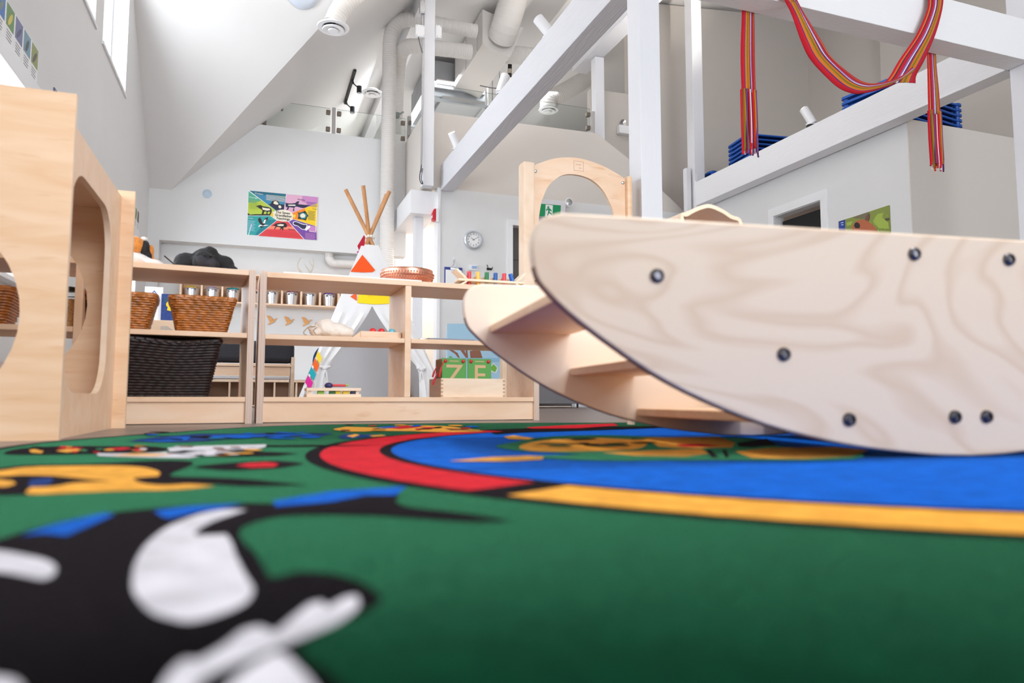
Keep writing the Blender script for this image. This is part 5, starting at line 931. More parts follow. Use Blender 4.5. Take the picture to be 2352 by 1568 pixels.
B().box((-.91, 9.5, 1.297), (1.27, 9.79, 1.317), .002).build('bottom_board', MAPLE, cu); B().box((-.91, 9.5, 1.66), (1.27, 9.79, 1.68), .002).build('top_board', MAPLE, cu); B().box((-.9, 9.775, 1.318), (1.27, 9.789, 1.659)).build('back_board', MAPLE, cu, smooth=0)
for x in DV: B().box((x-.011, 9.502, 1.3175), (x+.011, 9.774, 1.6595)).build('divider', MAPLE, cu, smooth=0)
pails = [((196, 160, 60), 'mustard cloth'), ((40, 160, 170), 'teal and pink patterned cloth'), ((30, 130, 140), 'plain teal cloth'), ((232, 170, 160), 'pale pink cloth'), None, ((60, 40, 52), 'black cloth with pink'), None, ((104, 66, 150), 'purple cloth'), ((190, 176, 172), 'grey white cloth'), None]
base = None
where = ['in the cubby above the blue book', 'in the second cubby from the picture card', 'in the third cubby from the picture card', 'above the wicker basket, under pink cloth', 'behind the end panel of the left shelf', 'just past the gap between the shelf units', 'empty, in the wall cubby beside the pink-topped pail', 'under purple cloth in the wall cubby', 'under grey cloth in the wall cubby', 'half hidden behind the tent']
for i in range(9):
    x = (DV[i]+DV[i+1])/2; loc = Vector((x, 9.61, 1.3175))
    lab = 'steel pail '+where[i if i < 6 else i]
    if base is None:
        base = thing('metal_pail', lab, 'pail', loc, 0, 'steel pails in the wall cubby')
        B().lathe([(.066, 0), (.07, .004), (.089, .18), (.093, .184), (.092, .187), (.087, .184), (.068, .01), (0, .008)], (0, 0, 0), 32, capt=False, zs=.84).build('body', PAILM, base, local=True)
        for sx in (-.045, .045): B().lathe([(.013, 0), (.013, .005), (.004, .007)], (sx, -.079, .134), 10, axis='y').build('handle_ear', DMETAL, base, local=True)
        B().tube(spline([(-.045, -.09, .134), (-.03, -.098, .15), (0, -.1, .142), (.03, -.098, .15), (.045, -.09, .134)], 4), .0028, 6).build('handle', DMETAL, base, local=True)
    else: copy_thing(base, loc, .15*math.sin(i*3), lab)
    if pails[i]:
        b = B()
        for k in range(7): a = 2*PI*k/7+i; b.ball((x+.05*math.cos(a), 9.61+.045*math.sin(a), 1.3175+.155+.012*math.sin(k*2.1)), (.036, .034, .028), 2)
        b.ball((x, 9.61, 1.475), (.06, .05, .04), 2)
        m = mat('cloth_%d' % i, pails[i][0], .9, var=.0 if i not in (1, 5) else 0)
        if i in (1, 5):
            nt = m.node_tree; v = nt.nodes.new('ShaderNodeTexVoronoi'); v.inputs['Scale'].default_value = 26; r = nt.nodes.new('ShaderNodeValToRGB'); r.color_ramp.interpolation = 'CONSTANT'
            cols = [(40, 160, 170), (240, 200, 60), (226, 120, 170), (20, 110, 120)] if i == 1 else [(40, 28, 34), (60, 40, 52), (230, 140, 170), (30, 22, 30)]
            for e, (p_, c_) in zip([r.color_ramp.elements[0], r.color_ramp.elements[1], r.color_ramp.elements.new(.5), r.color_ramp.elements.new(.75)], zip((0, .25, .5, .75), cols)): e.position = p_; e.color = (*lin(c_), 1)
            nt.links.new(v.outputs['Color'], r.inputs[0]); nt.links.new(r.outputs[0], nt.nodes['Principled BSDF'].inputs['Base Color'])
        o = b.build('folded_cloth', m, origin=(x, 9.61, 1.46)); remesh(o, .009, 3, .014, .03); tag(o, pails[i][1]+' bunched in a steel pail', 'cloth')
# hummingbird cut-outs
hb = [p for p in HUM[0][1]]; cxh = sum(p[0] for p in hb)/len(hb); czh = sum(p[1] for p in hb)/len(hb); h0 = None
HW = wood('hummingbird_wood', (240, 178, 100), (222, 150, 76), (9, 1, 9), 2)
for i, (x, dz) in enumerate(((-.36, -.008), (-.085, 0), (.185, 0.002), (.40, .0), (.625, .0))):
    lab = ['wooden hummingbird on the wall behind the blue book', 'wooden hummingbird beside the shelf end panel, wing half hidden', 'first whole wooden hummingbird past the shelf end panel', 'darker wooden hummingbird in the middle of the row', 'wooden hummingbird just behind the cotton pouch'][i]
    if h0 is None:
        h0 = thing('wooden_hummingbird', lab, 'wall decoration', (x, 9.78, 1.128), 0, 'wooden hummingbirds on the niche wall')
        B().prism([((p[0]-cxh)*1.0, (p[1]-czh)*1.0) for p in hb[3:]]+[((hb[0][0]-cxh), hb[0][1]-czh)][:0], 'xz', -.006, 0).build('body', HW, h0, local=True, smooth=0)
        B().prism([((p[0]-cxh), (p[1]-czh)) for p in hb[:4]]+[(hb[11][0]-cxh, hb[11][1]-czh)], 'xz', -.012, -.0065).build('wing', HW, h0, local=True, smooth=0)
    else: copy_thing(h0, (x, 9.78, 1.128+dz), None, lab)
# antlers, pipe, vent, poster
an = thing('antlers', 'pair of pale deer antlers standing in the wall niche', 'antlers', (.6, 9.6, 1.681)); AM = mat('antler_bone', (206, 196, 178), .6)
for pts, rr in (([(.57, 9.62, 1.70), (.50, 9.62, 1.80), (.49, 9.62, 1.88), (.53, 9.62, 1.96)], .009), ([(.60, 9.62, 1.70), (.66, 9.62, 1.78), (.69, 9.62, 1.88), (.68, 9.62, 1.96)], .009), ([(.50, 9.62, 1.81), (.55, 9.6, 1.76), (.58, 9.6, 1.74)], .006), ([(.65, 9.62, 1.77), (.60, 9.6, 1.83), (.575, 9.6, 1.87)], .006), ([(.68, 9.62, 1.85), (.64, 9.6, 1.9), (.63, 9.6, 1.93)], .005)):
    q = spline(pts, 4); B().tube(q, [rr*(1-.6*i/len(q)) for i in range(len(q))], 7).build('antler', AM, an)
B().box((.45, 9.55, 1.681), (.75, 9.7, 1.70), .01).build('stand', PALE, an)
def duct(name, label, path, r, parts=1, step=.014, rib=.0042):
    P = [Vector(p) for p in path]; D = []
    for a, c in zip(P, P[1:]): 
        k = max(1, int((c-a).length/step)); D += [a+(c-a)*j/k for j in range(k)]
    D.append(P[-1]); t = thing(name, label, 'duct', P[0])
    B().tube(D, r, 28, rib=rib).build('flexible_duct', DUCT, t, smooth=15); return t
t = duct('wall_pipe', 'small white pipe bending along the top of the niche', spline([(.90, 9.74, 2.06), (.90, 9.72, 2.0), (.915, 9.69, 1.955), (.97, 9.68, 1.92), (1.1, 9.68, 1.925), (1.62, 9.68, 1.94)], 6), .056, rib=.002)
ve = thing('wall_speaker', 'round pale blue speaker grille on the back wall', 'speaker', (-.638, 9.59, 2.698)); VB = mat('pale_blue_grille', (196, 212, 226), .5)
B().lathe([(.056, 0), (.056, .006), (.05, .01)], (-.638, 9.597, 2.698), 32, axis='y').build('cover', VB, ve)
for r in (.018, .032, .044): B().tube([(-.638+r*math.cos(2*PI*k/28), 9.586, 2.698+r*math.sin(2*PI*k/28)) for k in range(28)], .0018, 5, closed=True).build('grille_ring', mat('grille_ring', (170, 190, 210), .5), ve)
po_ = thing('poster', 'colourful seven-part animal teachings poster on the back wall', 'poster', (.29, 9.597, 2.49))
def flat(items, f, name, parent, step=.0001):
    ks = list(dict.fromkeys(k for k, _ in items)); b = B()
    for i, (k, pts) in enumerate(items): b.poly([f(u, v, i*step) for u, v in soft(pts)], ks.index(k))
    return b.build(name, [COLX(k) for k in ks], parent, smooth=0)
def COLX(k): return COL[k]
flat(POSTER, lambda u, v, d: (u, 9.592-d, v), 'print', po_)
B().prism(POSTER[0][1], 'xz', 9.5925, 9.598).build('sheet', COL['white'], po_, smooth=0)
tilt = math.radians(-1.5)
for s_, x, z in (('The Seven', .285, 2.533), ('Grandfather', .291, 2.493), ('Teachings', .287, 2.453)): text_mesh('lettering', s_, .043, COL['black'], po_, wallxf(x, 9.585, z, tilt), .0007)
for s_, x, z, c, sz in (('Wisdom', -.02, 2.757, 'white', .03), ('Courage', -.085, 2.70, 'white', .03), ('Love', -.11, 2.425, 'cream', .028), ('Respect', .395, 2.32, 'navy', .026), ('Humility', .51, 2.73, 'navy', .028), ('Truth', .685, 2.62, 'olive', .026), ('Honesty', .665, 2.315, 'white', .024)):
    text_mesh('lettering', s_, sz, COL[c], po_, wallxf(x, 9.585, z, tilt))
for bx, c, rows in ((('h', .07, .32, 2.755, .013), 'cream', 6), (('h', -.13, -.02, 2.67, .014), 'lime2', 9), (('h', -.14, -.05, 2.395, .014), 'sky', 10), (('h', .1, .52, 2.285, .014), 'red', 5), (('h', .58, .72, 2.71, .013), 'violet', 5), (('h', .60, .70, 2.59, .013), 'olive', 10), (('h', .57, .71, 2.29, .012), 'mauve', 7)):
    b = B()
    for r in range(rows): x0, x1 = bx[1], bx[2]-.02*((r*7) % 3)/2; z = bx[3]-bx[4]*r; b.poly([(x0, 9.5862, z), (x1, 9.5862, z-.004), (x1, 9.5862, z-.0085), (x0, 9.5862, z-.0045)])
    b.build('text_lines', COL[c], po_, smooth=0)
# ---------------------------------------------------------------- things on the clock wall
YW = YC-.02
ck = thing('wall_clock', 'round silver wall clock showing ten past ten', 'clock', (2.55, YW, 2.103))
B().lathe([(.122, 0), (.126, .012), (.12, .03), (.105, .04), (.088, .034)], (2.55, YW-.001, 2.103), 56, axis='y', capt=False).build('frame', mat('silver_frame', (206, 210, 216), .3, .5), ck)
B().lathe([(.1, 0), (.092, .016)], (2.55, YW-.0125, 2.103), 48, axis='y').build('dial', COL['white'], ck)
CKG = mat('clock_grey', (96, 98, 110), .5)
for h in range(1, 13):
    a = PI/2-h*PI/6; text_mesh('numeral', str(h), .028, CKG, ck, wallxf(2.55+.07*math.cos(a), YW-.0292, 2.103+.07*math.sin(a)), .0008)
for a, l, wd in ((PI/2-10.17*PI/6, .045, .004), (PI/2-2*PI/6, .066, .003)):
    d = Vector((math.cos(a), 0, math.sin(a))); n = Vector((-d.z, 0, d.x))*wd; c = Vector((2.55, YW-.031, 2.103))
    B().poly([c-n-d*.015, c+n-d*.015, c+d*l+n*.5, c+d*l-n*.5]).build('hand', CKG, ck, smooth=0)
hc = thing('hanging_clipboard', 'blue clipboard with white paper hanging from a wall hook', 'clipboard', (2.28, YW-.01, 1.6))
B().box((2.18, YW-.016, 1.42), (2.41, YW-.010, 1.735), .002).build('board', mat('blue_board', (24, 44, 140), .4), hc)
B().box((2.192, YW-.02, 1.43), (2.40, YW-.0165, 1.70)).build('paper', COL['white'], hc, smooth=0)
B().box((2.25, YW-.032, 1.70), (2.36, YW-.0205, 1.735), .005).tube([(2.3+.016*math.cos(k*PI/5), YW-.02, 1.75+.02*math.sin(k*PI/5)) for k in range(10)], .003, 6, closed=True).build('clip', METAL, hc)
hk = thing('wall_hook', 'small clear hook above the blue clipboard', 'hook', (2.3, YW-.003, 1.83))
B().box((2.286, YW-.005, 1.81), (2.314, YW-.001, 1.87), .002).build('back_plate', WHITE, hk); B().tube(spline([(2.3, YW-.005, 1.835), (2.3, YW-.022, 1.80), (2.3, YW-.022, 1.772), (2.3, YW-.01, 1.762)], 5), .004, 8).build('hook', METAL, hk)
th = thing('wall_switch', 'white thermostat plate with blue screen on the clock wall', 'switch', (2.55, YW-.003, 1.75))
B().box((2.49, YW-.014, 1.715), (2.61, YW-.001, 1.785), .004).build('plate', WHITE, th); B().box((2.535, YW-.0165, 1.735), (2.6, YW-.0145, 1.77)).build('screen', mat('pale_screen', (150, 178, 220), .3), th, smooth=0)
wh = thing('wall_hook', 'dark double coat hook right of the thermostat', 'hook', (2.76, YW-.003, 1.74))
B().box((2.735, YW-.006, 1.73), (2.80, YW-.001, 1.76), .002).build('back_plate', BLACK, wh); B().tube(spline([(2.75, YW-.006, 1.745), (2.745, YW-.04, 1.73), (2.735, YW-.045, 1.77), (2.725, YW-.04, 1.79)], 4), .006, 6).tube(spline([(2.785, YW-.006, 1.745), (2.79, YW-.04, 1.735), (2.8, YW-.045, 1.765)], 4), .006, 6).build('prong', BLACK, wh)
fa = thing('fire_alarm', 'red fire alarm on the corner beside the boxed bulkhead', 'alarm', (2.05, YW-.02, 2.37)); RD = mat('alarm_red', (206, 26, 44), .35)
B().box((2.06, YC-.06, 2.29), (2.10, YC+.02, 2.46), .006).build('mount_box', WHITE, fa); B().prism([(2.02, 2.31), (2.058, 2.30), (2.058, 2.455), (2.035, 2.45), (2.015, 2.40)], 'xz', YC-.06, YC+.02).build('red_cover', RD, fa, smooth=0); B().box((2.012, YC-.05, 2.34), (2.02, YC, 2.37)).build('white_pull', WHITE, fa, smooth=0)
ex = thing('exit_sign', 'green running man exit sign with twin emergency lamps', 'sign', (3.62, 8.4, 2.58))
B().box((3.435, 8.362, 2.47), (3.80, 8.455, 2.70), .006).build('housing', COL['frame'], ex)
flat(EXIT[1:], lambda u, v, d: (u, 8.3605-d*4, v), 'pictogram', ex)
for x in (3.85, 3.39):
    l = B().lathe([(.03, 0), (.055, .03), (.06, .05), (.052, .055), (.03, .035), (.0, .03)], (x, 8.40, 2.69), 24, axis='y', capt=False).build('lamp_head', WHITE, ex)
    B().lathe([(.048, .0), (.02, .008)], (x, 8.352, 2.69), 20, axis='y').build('lens', METAL, l)
    B().tube([(x, 8.41, 2.64), (x-.03*(1 if x > 3.6 else -1), 8.42, 2.6)], .016, 8).build('arm', WHITE, ex)
emg = thing('emergency_light', 'white emergency light box with round lamp on the taupe wall', 'lamp', (4.98, 8.84, 3.99))
B().box((4.835, 8.76, 3.92), (5.15, 8.849, 4.045), .01).build('housing', WHITE, emg); B().lathe([(.02, 0), (.045, .03), (.047, .05), (.0, .03)], (4.915, 8.83, 4.09), 20, axis='y', capt=False).build('lamp_head', METAL, emg)
fp_ = thing('standing_picture', 'light blue poster with a cartoon tree and leaves standing behind the alphabet box', 'poster', (2.14, 7.0, FL))
flat(FOREST, lambda u, v, d: (u, 7.0-d*4, v), 'print', fp_); B().box((1.842, 7.003, .12), (2.455, 7.03, .79)).build('panel', COL['sky'], fp_, smooth=0)
for x in (1.95, 2.32): B().box((x, 7.003, FL+.001), (x+.04, 7.2, .1195)).build('foot', BENTW, fp_, smooth=0)
ez = thing('easel_stand', 'wooden stand on casters behind the right end of the shelf', 'stand', (1.72, 4.55, FL))
for x in (1.57, 1.66): B().box((x, 4.5, .05), (x+.035, 4.56, .62), .004).build('upright', BENTW if x < 1.6 else WHITE, ez)
B().box((1.57, 4.5, .6205), (1.695, 4.56, .65), .004).build('top_rail', BENTW, ez)
for x in (1.587, 1.677): B().lathe([(.02, -.008), (.022, 0), (.02, .008)], (x, 4.53, .018), 16, axis='x').tube([(x, 4.53, .02), (x, 4.53, .05)], .006, 6).build('caster', BLACK, ez)
ub = thing('storage_unit', 'grey low storage unit on the floor beyond the shelf end', 'cabinet', (2.9, 7.55, FL)); UG = mat('grey_laminate', (120, 118, 120), .5)
B().box((2.35, 7.35, .04), (2.52, 7.75, .72), .004).build('end_panel', UG, ub); B().box((2.66, 7.35, .04), (3.6, 7.75, .72), .004).build('cabinet_body', UG, ub); B().box((2.33, 7.33, .7205), (3.62, 7.77, .75), .004).build('worktop', MAPLE, ub)
for x in (2.43, 2.59, 2.72, 3.5): B().tube([(x, 7.41, FL+.001), (x, 7.41, .0395)], .012, 8).build('foot', BLACK, ub)

# ---------------------------------------------------------------- left wall cards
def cards(specs, z0, z1):
    for i, (y, wd, c1, c2, lab, sh) in enumerate(specs):
        t = thing('picture_card', lab, 'picture', (-1.295, y+wd/2, z0))
        B().box((-1.2985, y, z0), (-1.294, y+wd, z1)).build('card', COL['white'], t, smooth=0)
        zm_ = z0+(z1-z0)*.42
        m = mat('card_photo_%d_%d' % (i, int(y*100)), c1, .5); m2 = mat('card_photo_b_%d_%d' % (i, int(y*100)), c2, .5); b = B(); n = 8
        b.poly([(-1.2935, y+.004, zm_), (-1.2935, y+wd-.004, zm_), (-1.2935, y+wd-.004, z1-.004), (-1.2935, y+.004, z1-.004)])
        b.poly([(-1.293, y+wd*(.5+.3*math.cos(2*PI*k/9)*sh), zm_+(z1-zm_)*(.42+.34*math.sin(2*PI*k/9+sh))) for k in range(9)], 1).build('photo', [m, m2], t, smooth=0)
        b = B()
        for r in range(4): b.poly([(-1.2935, y+.02, zm_-.018-.016*r), (-1.2935, y+wd-.03-.01*(r % 2), zm_-.018-.016*r), (-1.2935, y+wd-.03-.01*(r % 2), zm_-.023-.016*r), (-1.2935, y+.02, zm_-.023-.016*r)])
        b.build('text_lines', COL['greyt'], t, smooth=0)
cards([(4.135, .135, (60, 116, 190), (110, 130, 120), 'picture card with blue photo, leftmost of the row above the window', 1), (4.285, .135, (96, 140, 70), (220, 200, 70), 'picture card with yellow bird on green, above the window', .9), (4.435, .135, (112, 114, 160), (70, 66, 110), 'picture card with purple grey photo, above the window', 1.1), (4.585, .135, (110, 150, 170), (50, 60, 70), 'picture card with pale blue photo and dark bird', .8), (4.735, .135, (140, 150, 76), (80, 62, 50), 'picture card with brown animal on green, nearest the corner of the cube', 1)], 1.982, 2.2)
cards([(8.27, .12, (70, 80, 70), (130, 130, 110), 'dark picture card half hidden behind the cube post', 1), (8.43, .12, (90, 96, 84), (40, 40, 44), 'dark grey picture card in the far row over the second window', .9), (8.59, .12, (140, 150, 80), (60, 70, 44), 'green picture card in the far row over the second window', 1), (8.75, .12, (120, 104, 84), (40, 40, 40), 'brown picture card in the far row, nearest the back wall', .8)], 1.982, 2.21)
wp = thing('wall_picture', 'blue bordered picture tip just above the play cube', 'picture', (-1.295, 5.45, 1.9))
B().box((-1.2985, 5.25, 1.85), (-1.293, 5.7, 2.135)).build('sheet', mat('slate_blue_print', (84, 96, 140), .5), wp, smooth=0); B().box((-1.2928, 5.3, 1.89), (-1.292, 5.66, 2.09)).build('print', COL['sky'], wp, smooth=0)
# book and picture card behind the left shelf
ca = thing('display_stand', 'pale wooden cabinet with a rounded cut-out behind the left shelf', 'cabinet', (-.5, 4.05, FL))
B().box((-.75, 3.98, .02), (-.345, 4.3, .492), .004).build('body', BENTW, ca)
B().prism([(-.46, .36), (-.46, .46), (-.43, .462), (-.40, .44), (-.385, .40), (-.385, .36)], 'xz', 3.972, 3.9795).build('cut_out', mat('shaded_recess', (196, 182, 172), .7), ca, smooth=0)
B().box((-.74, 4.0, FL+.001), (-.36, 4.28, .0195)).build('plinth', MAPLE, ca, smooth=0)
bk_ = thing('picture_book', 'dark blue picture book with a yellow figure standing behind the basket', 'book', (-.425, 4.05, .493))
B().box((-.468, 4.03, .4935), (-.385, 4.05, .635), .001).build('cover', mat('book_blue', (26, 60, 130), .45, var=.25, scale=60), bk_)
b = B(); b.poly([(x, 4.0288, z) for x, z in circ(-.432, .58, .013, .015, 14)]); b.poly([(x, 4.0286, z) for x, z in ((-.436, .566), (-.42, .566), (-.408, .545), (-.404, .525), (-.414, .532), (-.42, .545), (-.44, .55))]); b.poly([(x, 4.0286, z) for x, z in ((-.418, .588), (-.406, .597), (-.412, .58))]); b.build('figure_print', COL['yellow'], bk_, smooth=0)
b = B()
for z in (.612, .60): b.poly([(-.455, 4.0287, z), (-.40, 4.0287, z), (-.40, 4.0287, z-.006), (-.455, 4.0287, z-.006)])
b.build('title_lines', mat('book_title', (40, 90, 80), .5), bk_, smooth=0)
pcd = thing('picture_card', 'white card with a child drawn blue and red peak behind the basket', 'picture', (-.5, 4.08, .493), math.radians(-3))
B().box((-.552, 4.07, .4935), (-.466, 4.076, .674)).build('card', COL['white'], pcd, smooth=0)
b = B(); b.poly([(x, 4.0695, z) for x, z in ((-.545, .6), (-.53, .615), (-.52, .64), (-.507, .657), (-.497, .642), (-.485, .63), (-.478, .6))]); b.build('outline_print', mat('marker_blue', (90, 110, 170), .6), pcd, smooth=0)
b = B(); b.poly([(x, 4.0690, z) for x, z in ((-.538, .6), (-.525, .615), (-.517, .636), (-.507, .648), (-.498, .636), (-.488, .626), (-.483, .6))]); b.build('inner_print', COL['white'], pcd, smooth=0)
b = B(); b.poly([(x, 4.0685, z) for x, z in ((-.534, .595), (-.52, .616), (-.508, .627), (-.498, .618), (-.488, .6), (-.488, .58), (-.534, .58))]); b.build('red_print', mat('marker_red', (226, 120, 120), .6), pcd, smooth=0)

# ---------------------------------------------------------------- loft: glass railing, ducts, lights
def rail(name, label, pts, Y, posts, clamps, t=.012):
    r = thing(name, label, 'railing', (pts[0][0], Y, pts[0][1]))
    B().prism(pts, 'xz', Y-t/2, Y+t/2, rim=1).build('glass_pane', [GLASS, GEDGE], r, smooth=0)
    for x in posts: B().box((x-.022, Y-.03, 3.68), (x+.022, Y+.03, 4.07), .003).build('post', METALP, r)
    for x, z, a in clamps: B().box((x-.028, Y-.03, z-.028), (x+.028, Y+.03, z+.028), .006, rz=0).build('clamp', CLAMP, r)
    return r
METALP = mat('grey_rail_post', (178, 174, 172), .4)
r1 = rail('glass_railing', 'slanted glass railing pane where the sloping ceiling meets the loft edge', [(-.03, 3.70), (.30, 4.06), (.862, 4.06), (.862, 3.70)], YB+.06, [], [(.84, 4.0, 0), (.84, 3.765, 0), (.225, 3.97, 0), (.02, 3.75, 0)])
rail('glass_railing', 'glass railing pane between the slanted pane and the tall duct', [(.96, 3.70), (.96, 4.06), (1.90, 4.06), (1.90, 3.70)], YB+.06, [.915], [(.985, 4.0, 0), (.985, 3.765, 0), (1.87, 3.99, 0), (1.87, 3.765, 0)])
rr_ = thing('glass_railing', 'glass railing pane turning the corner beside the slim post', 'railing', (1.96, 9.1, 3.69))
B().box((1.955, YC+.16, 3.705), (1.967, YB+.03, 4.09)).build('glass_pane', GLASS, rr_, smooth=0); B().box((1.935, YB+.035, 3.692), (1.985, YB+.085, 4.1), .004).build('post', METALP, rr_)
for z in (3.78, 3.99): B().box((1.945, YB-.01, z-.025), (1.98, YB+.034, z+.025), .004).build('clamp', CLAMP, rr_)
rail('glass_railing', 'long glass railing pane above the clock wall, behind the long beam', [(2.05, 3.73), (2.05, 4.11), (4.26, 4.11), (4.26, 3.75)], YC+.08, [4.31], [(4.235, 4.02, 0), (4.235, 3.83, 0)])
duct('spiral_duct', 'tall white duct rising from the niche past the glass railing', spline([(1.625, 9.42, .3), (1.625, 9.42, 2.0), (1.625, 9.42, 4.7), (1.625, 9.42, 5.0), (1.66, 9.4, 5.2), (1.78, 9.36, 5.33), (1.98, 9.33, 5.36), (2.5, 9.33, 5.36), (2.85, 9.33, 5.36)], 8), .094)
duct('spiral_duct', 'lower white duct elbow crossing behind the slim post', spline([(1.80, 9.9, 3.9), (1.79, 9.7, 4.6), (1.78, 9.5, 4.86), (1.84, 9.40, 4.97), (2.0, 9.36, 5.0), (2.4, 9.36, 5.03), (2.78, 9.36, 5.05)], 8), .10)
duct('spiral_duct', 'large white flexible duct dropping into the plenum at the ceiling', spline([(3.36, 9.12, 6.0), (3.33, 9.12, 5.8), (3.28, 9.14, 5.6), (3.24, 9.2, 5.42), (3.24, 9.34, 5.34)], 8), .2)
duct('spiral_duct', 'short horizontal duct behind the long beam, beyond the plenum', [(3.45, 9.75, 5.32), (4.9, 9.75, 5.45)], .13)
duct('spiral_duct', 'white flexible duct on the right ceiling leading to a diffuser', spline([(5.55, 10.8, 5.95), (5.5, 10.8, 5.86), (5.35, 10.8, 5.72), (5.05, 10.8, 5.5), (4.75, 10.8, 5.3), (4.62, 10.8, 5.22), (4.60, 10.8, 5.05)], 8)[9:], .15)
duct('spiral_duct', 'white duct with round diffuser dropping from the ceiling at the top of the picture', spline([(1.02, 7.5, 4.62), (.93, 7.5, 4.5), (.82, 7.5, 4.38), (.74, 7.5, 4.25), (.69, 7.5, 4.11)], 8), .105)
def diffuser(label, x, y, z, s):
    t = thing('air_diffuser', label, 'vent', (x, y, z))
    B().lathe([(.10*s, .05*s), (.105*s, .02*s), (.17*s, .0), (.165*s, -.012*s), (.12*s, -.012*s), (.10*s, .012*s)], (x, y, z), 44, capb=False, capt=False).build('outer_ring', WHITE, t)
    B().lathe([(.05*s, .02*s), (.115*s, -.018*s), (.11*s, -.03*s), (.05*s, -.018*s)], (x, y, z-.01*s), 40, capb=False, capt=False).build('middle_ring', WHITE, t)
    B().lathe([(0, .0), (.055*s, -.028*s), (.05*s, -.04*s), (.0, -.042*s)], (x, y, z-.008*s), 32, capb=False, capt=False).build('centre_cone', WHITE, t)
    B().lathe([(0, .03*s), (.099*s, .03*s)], (x, y, z), 24, capb=False, capt=False).build('dark_throat', BLACK, t)
diffuser('round white air diffuser at the end of the top duct', .685, 7.5, 4.075, 1)
diffuser('round white air diffuser seen through the far glass railing', 4.6, 10.8, 5.03, 1.0)
diffuser('round air diffuser half hidden behind the tall duct', 1.66, 11.2, 5.05, 1.0)
pn = thing('duct_plenum', 'white sheet metal plenum box running back over the loft', 'duct', (3.0, 9.6, 5.0)); SM = mat('painted_sheet_metal', (218, 214, 210), .55)
b = B(); F0 = [(2.95, 9.35, 5.20), (3.37, 9.35, 5.07), (3.58, 9.35, 5.56), (2.95, 9.35, 5.72)]; F1 = [(x, 10.85, z) for x, y, z in F0]
b.poly(F0).poly(F1[::-1])
for i in range(4): j = (i+1) % 4; b.poly([F0[i], F1[i], F1[j], F0[j]])
b.build('plenum_box', SM, pn, smooth=0)
for y in (9.6, 10.2): B().box((2.935, y, 5.20), (2.9495, y+.02, 5.7)).build('seam_flange', SM, pn, smooth=0)
au = thing('air_handler', 'galvanised air handling unit hanging behind the glass railing', 'machine', (3.0, 11.4, 5.0))
B().box((2.55, 10.95, 5.05), (3.5, 12.4, 5.65), .004).build('casing', GALV, au); B().box((2.75, 10.87, 4.98), (3.48, 12.35, 5.045), .003).build('drip_tray', METAL, au); B().box((2.62, 10.88, 5.16), (3.48, 10.945, 5.21), .003).build('front_flange', METAL, au); B().box((2.66, 10.9, 5.24), (3.44, 10.945, 5.32), .003).build('pale_panel', SM, au)
for x in (2.52, 3.53): B().tube([(x, 10.9, 4.95), (x, 10.9, 5.8)], .009, 6).build('hanger_rod', METAL, au)
for y in (10.86, 12.1): B().box((2.48, y, 4.935), (3.6, y+.05, 4.975)).build('support_rail', GALV, au, smooth=0)
for k in range(3): B().tube([(3.5+.035*k, 10.7, 4.92), (3.5+.035*k, 12.3, 4.92)], .011, 8).build('conduit_bar', DMETAL, au)
for i, (x, y, z0, z1) in enumerate(((3.856, 11.62, 5.2, 5.895), (3.845, 11.2, 5.2, 5.893))):
    t = thing('hanger_rod', ('nearer', 'farther')[i]+' thin steel hanger rod beside the air handling unit', 'rod', (x, y, z0)); B().tube([(x, y, z0), (x, y, z1)], .008, 8).build('rod', METAL, t); B().box((x-.03, y-.02, z1), (x+.03, y+.02, z1+.012)).build('washer_plate', METAL, t, smooth=0)
pk = thing('insulated_pipe', 'black insulated pipe with pale labels behind the long beam', 'pipe', (3.58, 9.9, 4.9))
B().tube([(3.56, 9.9, 4.7), (3.57, 9.9, 5.33)], .032, 14).build('insulation', BLACK, pk); B().tube([(3.566, 9.9, 5.10), (3.5665, 9.9, 5.17)], .034, 14).build('label_band', mat('kraft_label', (190, 176, 160), .7), pk); B().tube([(3.564, 9.9, 4.99), (3.565, 9.9, 5.03)], .034, 14).build('label_band', COL['cream'], pk)
B().tube([(3.57, 9.86, 5.331), (3.57, 9.82, 5.42)], .026, 12).build('copper_end', METAL, pk)
tag(B().tube(spline([(3.55, 9.9, 4.95), (3.45, 9.9, 4.86), (3.3, 9.9, 4.83), (3.1, 9.95, 4.86)], 6), .008, 8).build('cable', mat('grey_cable', (110, 108, 110), .5), origin=(3.3, 9.9, 4.85)), 'grey cable drooping from the black insulated pipe', 'cable')
# track light on the sloping ceiling
def onroof(x, y, d=0): return Vector((x, y, zm(x)-d))
tl = thing('track_light', 'black ceiling track with two spot heads above the glass railing', 'lamp', (1.254, 10.8, 4.9))
B().box((1.235, 10.18, 4.885), (1.275, 11.42, 4.92), .004).build('track', BLACK, tl)
for y in (10.5, 11.3):
    h = B().tube([(1.255, y, 4.884), (1.27, y, 4.84)], .018, 8).tube([(1.27, y, 4.845), (1.34, y-.0, 4.79)], .009, 6).tube([(1.36, y, 4.81), (1.36, y, 4.71)], .038, 16).build('spot_head', BLACK, tl)
    B().lathe([(.034, 0), (.03, .004)], (1.36, y, 4.7045), 16).build('lens', METAL, h)
rd = B().lathe([(.0, -.05), (.09, -.045), (.155, -.02), (.17, .0)], (0, 0, 0), 40, capt=True).build('ceiling_speaker', mat('pale_blue_dome', (206, 214, 226), .5)); rd.location = (.37, 7.69, 4.50); rd.rotation_euler = (math.radians(-43.5), 0, 0)
tag(rd, 'pale blue round dome on the dormer ceiling at the top edge', 'speaker')
